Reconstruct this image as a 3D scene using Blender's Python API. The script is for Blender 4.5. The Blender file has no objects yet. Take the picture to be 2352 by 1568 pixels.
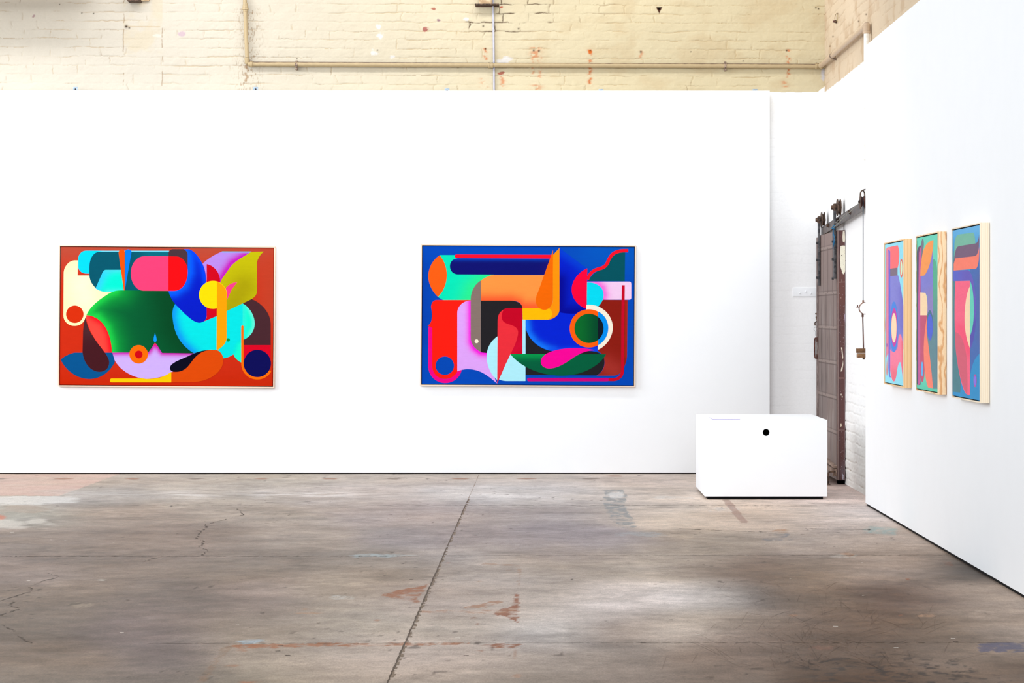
import bpy, bmesh, math, random
import numpy as np
from mathutils import Matrix, Vector, Euler
from mathutils.geometry import tessellate_polygon

random.seed(7)
C = bpy.context.scene.collection
F = 4900.0            # focal length in pixels of the 2352 px wide frame
VX, VY = 1250.0, 725.0  # where the viewing axis meets the picture
EYE = 1.5
YP = 20.25            # front of the long white partition
YB = 20.42            # brick back wall
XW = 2.685             # brick side wall
XR = 2.545            # face of the white partition on the side

def at(px, py, Y):
    return Vector(((px - VX) * Y / F, Y, EYE - (py - VY) * Y / F))
def atx(px, py, X):
    return at(px, py, X * F / (px - VX))
def onfloor(px, py):
    Y = EYE * F / (py - VY)
    return Vector(((px - VX) * Y / F, Y, 0.0))

def lin1(v):
    v = v / 255.0
    return v / 12.92 if v <= 0.04045 else ((v + 0.055) / 1.055) ** 2.4
def lin(c, k=1.0):
    return tuple(min(1.0, lin1(v) * k) for v in c)
def nlin(a):
    a = np.asarray(a, dtype=np.float64) / 255.0
    return np.where(a <= 0.04045, a / 12.92, ((np.clip(a, 0, 9) + 0.055) / 1.055) ** 2.4)

# ------------------------------------------------------------------ noise
def _hash(ix, iy, s):
    h = (ix.astype(np.int64) * 374761393 + iy.astype(np.int64) * 668265263 + s * 974634777) & 0x7FFFFFFF
    h = ((h ^ (h >> 13)) * 1274126177) & 0x7FFFFFFF
    h = h ^ (h >> 16)
    return (h & 0xFFFF) / 65535.0
def vnoise(x, y, s=0):
    ix, iy = np.floor(x), np.floor(y)
    fx, fy = x - ix, y - iy
    fx = fx * fx * (3 - 2 * fx); fy = fy * fy * (3 - 2 * fy)
    a = _hash(ix, iy, s); b = _hash(ix + 1, iy, s); c = _hash(ix, iy + 1, s); d = _hash(ix + 1, iy + 1, s)
    return (a * (1 - fx) + b * fx) * (1 - fy) + (c * (1 - fx) + d * fx) * fy
def fbm(x, y, s=0, o=4):
    t = np.zeros_like(x, dtype=np.float64); a = 0.5; n = 0
    for i in range(o):
        t += a * vnoise(x * 2 ** i + 17.3 * i, y * 2 ** i + 9.1 * i, s + i * 31); n += a; a *= 0.5
    return t / n
def sstep(a, b, x):
    t = np.clip((x - a) / (b - a), 0, 1)
    return t * t * (3 - 2 * t)

# ------------------------------------------------------------------ materials
def nodes(name):
    m = bpy.data.materials.new(name); m.use_nodes = True
    nt = m.node_tree
    return m, nt, nt.nodes['Principled BSDF']
def N(nt, typ, **kw):
    n = nt.nodes.new(typ)
    for k, v in kw.items(): setattr(n, k, v)
    return n
def mix(nt, a, b, fac, blend='MIX'):
    n = N(nt, 'ShaderNodeMix', data_type='RGBA', blend_type=blend)
    for sock, v in ((n.inputs['A'], a), (n.inputs['B'], b), (n.inputs['Factor'], fac)):
        if isinstance(v, bpy.types.NodeSocket): nt.links.new(v, sock)
        elif isinstance(v, tuple): sock.default_value = (*v, 1) if len(v) == 3 else v
        else: sock.default_value = v
    return n.outputs['Result']
def noise(nt, scale, detail=4, rough=0.55, vec=None, dist=0.0):
    n = N(nt, 'ShaderNodeTexNoise'); n.inputs['Scale'].default_value = scale
    n.inputs['Detail'].default_value = detail; n.inputs['Roughness'].default_value = rough
    n.inputs['Distortion'].default_value = dist
    if vec is None: vec = N(nt, 'ShaderNodeTexCoord').outputs['Object']
    nt.links.new(vec, n.inputs['Vector'])
    return n.outputs['Fac']
def ramp(nt, fac, stops):
    n = N(nt, 'ShaderNodeValToRGB'); cr = n.color_ramp
    while len(cr.elements) < len(stops): cr.elements.new(0.5)
    for e, (p, c) in zip(cr.elements, stops):
        e.position = p; e.color = (*c, 1)
    nt.links.new(fac, n.inputs['Fac'])
    return n.outputs['Color']
def scaled(nt, sc, rot=(0, 0, 0)):
    tc = N(nt, 'ShaderNodeTexCoord'); mp = N(nt, 'ShaderNodeMapping')
    mp.inputs['Scale'].default_value = sc; mp.inputs['Rotation'].default_value = rot
    nt.links.new(tc.outputs['Object'], mp.inputs['Vector'])
    return mp.outputs['Vector']
def bump(nt, b, h, strength, dist=0.002):
    n = N(nt, 'ShaderNodeBump'); n.inputs['Strength'].default_value = strength; n.inputs['Distance'].default_value = dist
    nt.links.new(h, n.inputs['Height']); nt.links.new(n.outputs['Normal'], b.inputs['Normal'])

def mat_plain(name, col, rough=0.6, metal=0.0, var=0.12, scale=40, spec=0.4):
    m, nt, b = nodes(name)
    c = lin(col)
    f = noise(nt, scale)
    nt.links.new(ramp(nt, f, [(0.3, tuple(v * (1 - var) for v in c)), (0.7, tuple(min(1, v * (1 + var)) for v in c))]), b.inputs['Base Color'])
    b.inputs['Roughness'].default_value = rough; b.inputs['Metallic'].default_value = metal
    b.inputs['Specular IOR Level'].default_value = spec
    return m
def mat_two(name, c1, c2, scale=30, lo=0.42, hi=0.6, rough=0.6, metal=0.0, vec=None, bumpy=0.0):
    m, nt, b = nodes(name)
    v = scaled(nt, vec) if vec else None
    f = noise(nt, scale, 6, 0.65, v)
    nt.links.new(ramp(nt, f, [(lo, lin(c1)), (hi, lin(c2))]), b.inputs['Base Color'])
    b.inputs['Roughness'].default_value = rough; b.inputs['Metallic'].default_value = metal
    b.inputs['Specular IOR Level'].default_value = 0.35
    if bumpy: bump(nt, b, f, bumpy, 0.003)
    return m
def mat_attr(name, rough=0.7, spec=0.25, grain=0.06, gscale=60, gvec=None, bmp=0.0, rvar=0.0, fine=0.0):
    m, nt, b = nodes(name)
    a = N(nt, 'ShaderNodeAttribute', attribute_name='Col')
    v = scaled(nt, gvec) if gvec else None
    f = noise(nt, gscale, 5, 0.7, v)
    g = ramp(nt, f, [(0.25, (1 - grain,) * 3), (0.75, (1 + grain,) * 3)])
    col = mix(nt, a.outputs['Color'], g, 1.0, 'MULTIPLY')
    if fine:
        f2 = noise(nt, 120, 3, 0.7, scaled(nt, (1, 0.3, 1)))
        col = mix(nt, col, ramp(nt, f2, [(0.3, (1 - fine,) * 3), (0.7, (1 + fine,) * 3)]), 1.0, 'MULTIPLY')
    nt.links.new(col, b.inputs['Base Color'])
    b.inputs['Roughness'].default_value = rough; b.inputs['Specular IOR Level'].default_value = spec
    if bmp: bump(nt, b, f, bmp)
    if rvar:
        r = ramp(nt, noise(nt, 3.0, 5, 0.6), [(0.3, (rough - rvar,) * 3), (0.7, (rough + rvar,) * 3)])
        nt.links.new(r, b.inputs['Roughness'])
    return m
def mat_wood(name, c1, c2, vec, scale=4.0, distort=2.0, rough=0.55):
    m, nt, b = nodes(name)
    v = scaled(nt, vec)
    w = N(nt, 'ShaderNodeTexWave', bands_direction='X'); w.inputs['Scale'].default_value = scale
    w.inputs['Distortion'].default_value = distort; w.inputs['Detail'].default_value = 3.0; w.inputs['Detail Scale'].default_value = 1.2
    nt.links.new(v, w.inputs['Vector'])
    base = ramp(nt, w.outputs['Fac'], [(0.0, lin(c2)), (0.35, lin(c1)), (1.0, lin(c1))])
    n2 = noise(nt, 14, 4, 0.6, v)
    nt.links.new(mix(nt, base, ramp(nt, n2, [(0.3, (0.93,) * 3), (0.7, (1.04,) * 3)]), 1.0, 'MULTIPLY'), b.inputs['Base Color'])
    b.inputs['Roughness'].default_value = rough; b.inputs['Specular IOR Level'].default_value = 0.3
    return m
def mat_dusty(name, col, dust, rough=0.5):
    # painted pipe with grime lying along its upper side
    m, nt, b = nodes(name)
    g = N(nt, 'ShaderNodeNewGeometry'); s = N(nt, 'ShaderNodeSeparateXYZ'); nt.links.new(g.outputs['Normal'], s.inputs['Vector'])
    add = N(nt, 'ShaderNodeMath', operation='ADD'); nt.links.new(s.outputs['Z'], add.inputs[0])
    sc = N(nt, 'ShaderNodeMath', operation='MULTIPLY_ADD'); nt.links.new(noise(nt, 16, 4), sc.inputs[0]); sc.inputs[1].default_value = 0.5; sc.inputs[2].default_value = -0.25
    nt.links.new(sc.outputs[0], add.inputs[1])
    f = ramp(nt, add.outputs[0], [(0.5, (0, 0, 0)), (0.85, (1, 1, 1))])
    base = ramp(nt, noise(nt, 30), [(0.3, tuple(v * 0.9 for v in lin(col))), (0.7, lin(col))])
    n = N(nt, 'ShaderNodeMix', data_type='RGBA'); nt.links.new(f, n.inputs['Factor'])
    nt.links.new(base, n.inputs['A']); n.inputs['B'].default_value = (*lin(dust), 1)
    nt.links.new(n.outputs['Result'], b.inputs['Base Color'])
    b.inputs['Roughness'].default_value = rough; b.inputs['Specular IOR Level'].default_value = 0.3
    return m

M = {}
M['white'] = mat_plain('white_paint', (243, 246, 249), 0.75, var=0.006, scale=6, spec=0.2)
M['plinth'] = mat_plain('white_lacquer', (243, 246, 249), 0.6, var=0.004, scale=6, spec=0.2)
M['black'] = mat_plain('black_board', (9, 9, 10), 0.7, scale=20, spec=0.1)
M['hole'] = mat_plain('black_void', (3, 3, 3), 0.9, scale=20, spec=0.0)
M['gap'] = mat_plain('recess_shade', (14, 10, 10), 0.9, scale=20, spec=0.0)  # near-black colour stands in for the shade in the frame gaps
M['canvas'] = mat_attr('oil_paint', 0.7, 0.04, 0.05, 9, (1, 1, 5))
M['floor'] = mat_attr('worn_concrete', 0.62, 0.22, 0.14, 26, (1, .6, 1), 0.05, 0.08, 0.16)
M['brick'] = mat_attr('painted_brick', 0.8, 0.06, 0.035, 70)
M['door'] = mat_attr('painted_tin', 0.6, 0.18, 0.12, 22, (6, 6, 0.5), 0.06)
M['pale_frame'] = mat_plain('pale_ash_frame', (226, 200, 180), 0.6, var=0.04, scale=3, spec=0.2)
M['pine'] = mat_wood('honey_pine_frame', (238, 200, 150), (228, 184, 130), (38, 38, 0.8), 0.35, 7.0)
M['figured'] = mat_wood('figured_pine_frame', (244, 214, 174), (220, 164, 110), (20, 20, 6.0), 0.42, 16.0)
M['ash'] = mat_wood('white_ash_frame', (240, 225, 200), (234, 214, 184), (60, 60, 0.8), 0.4, 7.0)
M['pipe'] = mat_dusty('cream_pipe_paint', (176, 156, 120), (84, 64, 56))
M['clamp'] = mat_two('dull_clamp_iron', (92, 76, 66), (166, 144, 124), 60, rough=0.7)
M['pipe_side'] = mat_dusty('buff_pipe_paint', (196, 172, 146), (166, 146, 126))
M['conduit'] = mat_plain('grey_white_conduit', (176, 176, 188), 0.45)
M['steel'] = mat_two('grey_steel', (84, 84, 88), (124, 118, 116), 26, rough=0.5, metal=0.2)
M['dark_steel'] = mat_two('dark_steel', (46, 46, 50), (86, 84, 86), 30, rough=0.5, metal=0.2)
M['rust'] = mat_two('rusty_iron', (48, 38, 34), (104, 80, 64), 45, rough=0.75, bumpy=0.2)
M['brown_iron'] = mat_two('brown_iron', (70, 38, 32), (104, 66, 56), 40, rough=0.6)
M['rope'] = mat_two('blue_rope', (26, 58, 78), (62, 98, 116), 220, rough=0.9)
M['rope_pale'] = mat_two('faded_rope', (96, 104, 106), (170, 166, 152), 120, rough=0.9)
M['blue_cord'] = mat_two('bright_blue_cord', (22, 82, 124), (66, 130, 168), 160, rough=0.9)
M['old_wood'] = mat_two('dark_old_wood', (84, 58, 38), (134, 98, 66), 30, rough=0.8, vec=(1, 1, 8))
M['bracket'] = mat_two('pale_blue_zinc', (164, 178, 190), (130, 150, 168), 60, rough=0.5)
M['beige_steel'] = mat_two('grimy_beige_paint', (168, 140, 106), (206, 184, 150), 14, rough=0.7)
M['paper'] = mat_plain('white_paper', (250, 250, 252), 0.8, var=0.005, scale=8)
M['paper_shade'] = mat_plain('lavender_paper_shade', (196, 188, 226), 0.8, var=0.02, scale=20)  # lavender of the stack's thin shadow, painted onto the page edges

# ------------------------------------------------------------------ mesh building
class MB:
    def __init__(s): s.bm = bmesh.new()
    def box(s, a, b, bev=0.0):
        x0, y0, z0 = (min(a[i], b[i]) for i in range(3)); x1, y1, z1 = (max(a[i], b[i]) for i in range(3))
        r = bmesh.ops.create_cube(s.bm, size=1.0)
        for v in r['verts']:
            v.co = Vector(((x0 + x1) / 2 + v.co.x * (x1 - x0), (y0 + y1) / 2 + v.co.y * (y1 - y0), (z0 + z1) / 2 + v.co.z * (z1 - z0)))
        if bev:
            es = list({e for v in r['verts'] for e in v.link_edges})
            bmesh.ops.bevel(s.bm, geom=es, offset=bev, segments=2, affect='EDGES', profile=0.6)
        return s
    def bar(s, p, q, w, h, up=(0, 0, 1), bev=0.0):
        p, q = Vector(p), Vector(q); d = q - p; L = d.length; d.normalize()
        up = Vector(up); sx = d.cross(up).normalized(); u = sx.cross(d).normalized()
        r = bmesh.ops.create_cube(s.bm, size=1.0); c = (p + q) / 2
        for v in r['verts']:
            v.co = c + d * (v.co.x * L) + sx * (v.co.y * w) + u * (v.co.z * h)
        if bev:
            es = list({e for v in r['verts'] for e in v.link_edges})
            bmesh.ops.bevel(s.bm, geom=es, offset=bev, segments=2, affect='EDGES')
        return s
    def lathe(s, p, q, prof, n=24, caps=True):
        # profile: (distance along p->q in metres, radius)
        p, q = Vector(p), Vector(q); d = (q - p).normalized()
        t = Vector((0, 0, 1)) if abs(d.z) < 0.9 else Vector((1, 0, 0))
        a = d.cross(t).normalized(); b = d.cross(a)
        rings = []
        for l, r in prof:
            rings.append([s.bm.verts.new(p + d * l + (a * math.cos(2 * math.pi * i / n) + b * math.sin(2 * math.pi * i / n)) * r) for i in range(n)])
        for r0, r1 in zip(rings, rings[1:]):
            for i in range(n):
                s.bm.faces.new((r0[i], r0[(i + 1) % n], r1[(i + 1) % n], r1[i]))
        if caps:
            s.bm.faces.new(rings[0][::-1]); s.bm.faces.new(rings[-1])
        return s
    def cyl(s, p, q, r, n=20):
        L = (Vector(q) - Vector(p)).length
        e = min(r * 0.15, L * 0.2)
        return s.lathe(p, q, [(0, r - e), (e, r), (L - e, r), (L, r - e)], n)
    def tube(s, pts, r, n=12, smooth=0):
        pts = [Vector(p) for p in pts]
        for _ in range(smooth):
            o = [pts[0]]
            for a, b in zip(pts, pts[1:]): o += [a * 0.75 + b * 0.25, a * 0.25 + b * 0.75]
            pts = o + [pts[-1]]
        rings = []; prev = None
        for i, p in enumerate(pts):
            d = (pts[min(i + 1, len(pts) - 1)] - pts[max(i - 1, 0)]).normalized()
            if prev is None:
                t = Vector((0, 0, 1)) if abs(d.z) < 0.9 else Vector((1, 0, 0)); a = d.cross(t).normalized()
            else:
                a = (prev - d * prev.dot(d)).normalized()
            prev = a; b = d.cross(a)
            rings.append([s.bm.verts.new(p + (a * math.cos(2 * math.pi * k / n) + b * math.sin(2 * math.pi * k / n)) * r) for k in range(n)])
        for r0, r1 in zip(rings, rings[1:]):
            for k in range(n): s.bm.faces.new((r0[k], r0[(k + 1) % n], r1[(k + 1) % n], r1[k]))
        s.bm.faces.new(rings[0][::-1]); s.bm.faces.new(rings[-1])
        return s
    def ring(s, c, R, r, axis=(0, 1, 0), n=28, m=10, a0=0.0, a1=2 * math.pi):
        axis = Vector(axis).normalized(); t = Vector((0, 0, 1)) if abs(axis.z) < 0.9 else Vector((1, 0, 0))
        a = axis.cross(t).normalized(); b = a.cross(axis)
        pts = [Vector(c) + (a * math.cos(a0 + (a1 - a0) * i / n) + b * math.sin(a0 + (a1 - a0) * i / n)) * R for i in range(n + 1)]
        return s.tube(pts, r, m)
    def sphere(s, c, r, sc=(1, 1, 1), n=16):
        v = bmesh.ops.create_uvsphere(s.bm, u_segments=n, v_segments=n // 2, radius=1.0)['verts']
        for x in v: x.co = Vector(c) + Vector((x.co.x * r * sc[0], x.co.y * r * sc[1], x.co.z * r * sc[2]))
        return s
    def bolt(s, p, d, r, h):
        # hexagonal nut on a round washer
        p, d = Vector(p), Vector(d).normalized()
        s.cyl(p, p + d * (h * 0.25), r * 1.25, 16); s.lathe(p + d * (h * 0.25), p + d * h, [(0, r), (h * 0.6, r), (h * 0.75, r * 0.8)], 6)
        return s
    def poly(s, pts):
        s.bm.faces.new([s.bm.verts.new(p) for p in pts]); return s
    def prism(s, pts, d):
        d = Vector(d); a = [s.bm.verts.new(p) for p in pts]; b = [s.bm.verts.new(Vector(p) + d) for p in pts]
        s.bm.faces.new(a[::-1]); s.bm.faces.new(b)
        for i in range(len(pts)): s.bm.faces.new((a[i], a[(i + 1) % len(a)], b[(i + 1) % len(a)], b[i]))
        return s
    def build(s, name, mat, parent=None, smooth=True):
        me = bpy.data.meshes.new(name)
        bmesh.ops.recalc_face_normals(s.bm, faces=s.bm.faces[:])
        if parent is not None and parent.name in WORLD:
            s.bm.transform(WORLD[parent.name].inverted())
        s.bm.to_mesh(me); s.bm.free()
        me.materials.append(mat)
        if smooth:
            me.shade_smooth()
            try: me.set_sharp_from_angle(angle=math.radians(35))
            except Exception: pass
        o = bpy.data.objects.new(name, me); C.objects.link(o)
        if parent is not None:
            o.parent = parent
            if parent.name in WORLD: WORLD[o.name] = WORLD[parent.name]
        return o
WORLD = {}
def tag(o, label, cat, group=None, kind=None):
    o['label'] = label; o['category'] = cat
    if group: o['group'] = group
    if kind: o['kind'] = kind
    return o
def thing(name, label, cat, loc, rot=(0, 0, 0), group=None, kind=None):
    o = bpy.data.objects.new(name, None); C.objects.link(o)
    o.location = loc; o.rotation_euler = rot; o.empty_display_size = 0.1
    WORLD[o.name] = Matrix.Translation(Vector(loc)) @ Euler(rot).to_matrix().to_4x4()
    return tag(o, label, cat, group, kind)
def struct(o, label=None):
    o['kind'] = 'structure'
    if label: o['label'] = label
    return o
def child(o, label): o['label'] = label; return o

def mesh_np(name, V, Q, col, mat, parent=None, smooth=True):
    # V (n,3), Q (m,4) vertex indices, col (n,3) linear colour per vertex
    me = bpy.data.meshes.new(name)
    me.vertices.add(len(V)); me.loops.add(Q.size); me.polygons.add(len(Q))
    me.vertices.foreach_set('co', V.astype(np.float32).ravel())
    me.loops.foreach_set('vertex_index', Q.astype(np.int32).ravel())
    me.polygons.foreach_set('loop_start', np.arange(0, Q.size, 4, dtype=np.int32))
    me.update(calc_edges=True); me.validate()
    at_ = me.color_attributes.new('Col', 'FLOAT_COLOR', 'POINT')
    c4 = np.ones((len(V), 4), dtype=np.float32); c4[:, :3] = col
    at_.data.foreach_set('color', c4.ravel())
    me.materials.append(mat)
    if smooth: me.shade_smooth()
    o = bpy.data.objects.new(name, me); C.objects.link(o)
    if parent is not None: o.parent = parent
    return o
def grid_idx(nu, nv, base=0, flip=False):
    i = np.arange(nu - 1)[:, None]; j = np.arange(nv - 1)[None, :]
    a = base + i * nv + j
    q = np.stack([a, a + nv, a + nv + 1, a + 1], -1).reshape(-1, 4)
    return q[:, ::-1] if flip else q

# ------------------------------------------------------------------ flat painted shapes
def path(txt, n=14):
    """'M x,y L x,y C x,y x,y x,y' -> list of points"""
    tk = txt.replace(',', ' ').split(); pts = []; i = 0; cmd = 'M'
    def nxt():
        nonlocal i
        v = (float(tk[i]), float(tk[i + 1])); i += 2; return v
    while i < len(tk):
        if tk[i] in 'MLCZ':
            cmd = tk[i]; i += 1
            if cmd == 'Z': continue
        if cmd in 'ML': pts.append(nxt())
        else:
            p0 = pts[-1]; p1, p2, p3 = nxt(), nxt(), nxt()
            for k in range(1, n + 1):
                t = k / n; u = 1 - t
                pts.append(tuple(u ** 3 * p0[j] + 3 * u * u * t * p1[j] + 3 * u * t * t * p2[j] + t ** 3 * p3[j] for j in (0, 1)))
    return pts
def disc(cx, cy, rx, ry=None, n=56, x0=-1e9, x1=1e9):
    ry = ry or rx
    return [(min(max(cx + rx * math.cos(2 * math.pi * i / n), x0), x1), cy + ry * math.sin(2 * math.pi * i / n)) for i in range(n)]
def stroke(pts, w, cap0=True, cap1=True):
    P = [Vector(p) for p in pts]; L = []; R = []
    for i, p in enumerate(P):
        d = (P[min(i + 1, len(P) - 1)] - P[max(i - 1, 0)]).normalized(); n = Vector((-d.y, d.x)) * (w / 2)
        L.append(p + n); R.append(p - n)
    out = list(L)
    def cap(p, frm):
        a0 = math.atan2(frm.y, frm.x)
        return [p + Vector((math.cos(a0 - math.pi * k / 8), math.sin(a0 - math.pi * k / 8))) * (w / 2) for k in range(1, 8)]
    if cap1: out += cap(P[-1], L[-1] - P[-1])
    out += R[::-1]
    if cap0: out += cap(P[0], R[0] - P[0])
    return [tuple(v) for v in out]
def seg_dist(V, poly):
    d = np.full(len(V), 1e9)
    for a, b in zip(poly, poly[1:]):
        a = np.array(a, float); b = np.array(b, float); ab = b - a
        t = np.clip(((V - a) @ ab) / max(ab @ ab, 1e-9), 0, 1)
        d = np.minimum(d, np.hypot(*(V - a - t[:, None] * ab).T))
    return d
def clean(pts):
    o = []
    for p in pts:
        if not o or (abs(p[0] - o[-1][0]) + abs(p[1] - o[-1][1])) > 0.3: o.append(p)
    if abs(o[0][0] - o[-1][0]) + abs(o[0][1] - o[-1][1]) < 0.3: o.pop()
    return o
def paint_mesh(name, shapes, fn, mat, parent, k=1.0, cut=24.0, cuty=None, start=0):
    """shapes: (points, colour, [(polyline, colour, width), ...]); fn(x, y, layer) -> world point. One mesh."""
    cuty = cuty or cut
    VV, FF, CC = [], [], []; base = 0
    inv = WORLD[parent.name].inverted() if parent is not None and parent.name in WORLD else Matrix.Identity(4)
    for li, sh in enumerate(shapes):
        pts = clean(sh[0]); col = np.array(lin(sh[1], k)); glows = sh[2] if len(sh) > 2 else []
        tri = tessellate_polygon([[Vector((p[0], p[1], 0)) for p in pts]])
        bm = bmesh.new(); vs = [bm.verts.new((p[0], p[1], 0)) for p in pts]
        for t in tri:
            try: bm.faces.new([vs[j] for j in t])
            except ValueError: pass
        if glows:
            xs = [p[0] for p in pts]; ys = [p[1] for p in pts]
            for ax, lo, hi, st in ((0, min(xs), max(xs), cut), (1, min(ys), max(ys), cuty)):
                c = lo + st
                while c < hi:
                    co = Vector((c, 0, 0)) if ax == 0 else Vector((0, c, 0)); no = Vector((1, 0, 0)) if ax == 0 else Vector((0, 1, 0))
                    bmesh.ops.bisect_plane(bm, geom=bm.verts[:] + bm.edges[:] + bm.faces[:], plane_co=co, plane_no=no, dist=1e-4)
                    c += st
        bm.verts.ensure_lookup_table(); bm.verts.index_update()
        P = np.array([(v.co.x, v.co.y) for v in bm.verts])
        cc = np.tile(col, (len(P), 1))
        for pl, gc, w in glows:
            a = np.exp(-(seg_dist(P, pl) / w) ** 2)[:, None]
            cc = cc * (1 - a) + np.array(lin(gc, k)) * a
        for p in P: VV.append(inv @ Vector(fn(p[0], p[1], start + li)))
        CC.append(cc)
        for f in bm.faces: FF.append([base + v.index for v in f.verts])
        base += len(P); bm.free()
    me = bpy.data.meshes.new(name); me.from_pydata([tuple(v) for v in VV], [], FF); me.update()
    cc = np.ones((base, 4), np.float32); cc[:, :3] = np.concatenate(CC)
    ca = me.color_attributes.new('Col', 'FLOAT_COLOR', 'POINT'); ca.data.foreach_set('color', cc.ravel())
    me.materials.append(mat)
    o = bpy.data.objects.new(name, me); C.objects.link(o)
    if parent is not None:
        o.parent = parent
        if parent.name in WORLD: WORLD[o.name] = WORLD[parent.name]
    return o
SKY, TOP, FRONT, SIDE = 0.50, 230.0, 2100.0, 760.0
# ================================================================== setting
# ---- white partitions
mb = MB(); mb.box((-7.6, YP, 0.012), (2.1405, YP + 0.14, 3.638), 0.002)
struct(mb.build('wall_back_partition', M['white']), 'long white gallery partition in front of the back brick wall')
mb = MB(); mb.box((-7.6, YP + 0.006, 0.0), (2.135, YP + 0.13, 0.0125))
struct(mb.build('baseboard_back', M['black']), 'black recessed strip under the long white partition')
mb = MB()
ys = [16.9, 15.0, 13.0, 11.0, 9.0, 7.0, 5.0]
mb.box((XR, 4.0, 0.018), (XR + 0.115, 16.9, 3.638), 0.002)
struct(mb.build('wall_right_partition', M['white']), 'white partition along the right side')
mb = MB(); mb.box((XR + 0.008, 4.0, 0.0), (XR + 0.105, 16.89, 0.0185))
struct(mb.build('baseboard_right', M['black']), 'black recessed strip under the right partition')

# ---- brick walls: real relief, paint colour per vertex
PZ = 3.642
def brick(u, z, seed, course0, slope, pitch=0.085, length=0.243, boost=0.0):
    """relief (m, outwards) and darkness of the joints for a brick wall coated in thick paint"""
    wz = z + 0.022 * (fbm(u * 5, z * 5, seed + 1, 3) - 0.5) + 0.016 * (fbm(u * 22, z * 22, seed + 2, 3) - 0.5)
    wu = u + 0.05 * (fbm(u * 9, z * 14, seed + 3, 3) - 0.5)
    c = (course0 + slope * u - wz) / pitch
    k = np.floor(c); fr = c - k
    dz = np.minimum(fr, 1 - fr) * pitch
    off = np.where(k % 2 == 0, 0.0, 0.5) * length + (_hash(k, k * 0, seed + 9) - 0.5) * 0.10
    b = (wu + off) / length; kb = np.floor(b); jb = (_hash(kb, k, seed + 11) - 0.5) * 0.14
    fb = b - kb; dx = np.minimum(np.abs(fb - 0.02 + jb * 0.3), np.abs(1 - fb + 0.02 + jb * 0.3)) * length
    vis = sstep(0.46, 0.68, fbm(u * 3.4 + k * 3.3, z * 0.4 + k * 5.1, seed + 4, 3))
    visv = sstep(0.5, 0.72, fbm(u * 5.0, z * 9.0, seed + 5, 2)) * 0.8
    vis = np.maximum(vis, boost); visv = np.maximum(visv, boost)
    mh = np.exp(-(dz / 0.0075) ** 2); mv = np.exp(-(dx / 0.0065) ** 2)
    lh = np.exp(-(dz / 0.0040) ** 2) * vis; lv = np.exp(-(dx / 0.0036) ** 2) * visv
    rel = -0.0045 * np.maximum(mh * (0.3 + vis), mv * (0.2 + visv)) + 0.009 * (fbm(u * 9, z * 12, seed + 6, 3) - 0.5) + 0.0028 * (fbm(u * 45, z * 60, seed + 7, 3) - 0.5)
    return rel, np.maximum(lh, lv)
def lay(col, rgb, a):
    return col * (1 - a[:, None]) + nlin(rgb)[None, :] * a[:, None]
def px_of(X, Y, Z):
    return VX + X * F / Y, VY - (Z - EYE) * F / Y
KB = 0.94; KCR = 0.62
def blob(px, py, cx, cy, rx, ry, s, rough=0.35, p=2.0):
    r = np.sqrt(((px - cx) / rx) ** 2 + ((py - cy) / ry) ** 2) + rough * (fbm(px / (rx * 0.5 + 3), py / (ry * 0.5 + 3), s, 3) - 0.5) * 2
    return 1 - sstep(0.6, 1.1, r)

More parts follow.
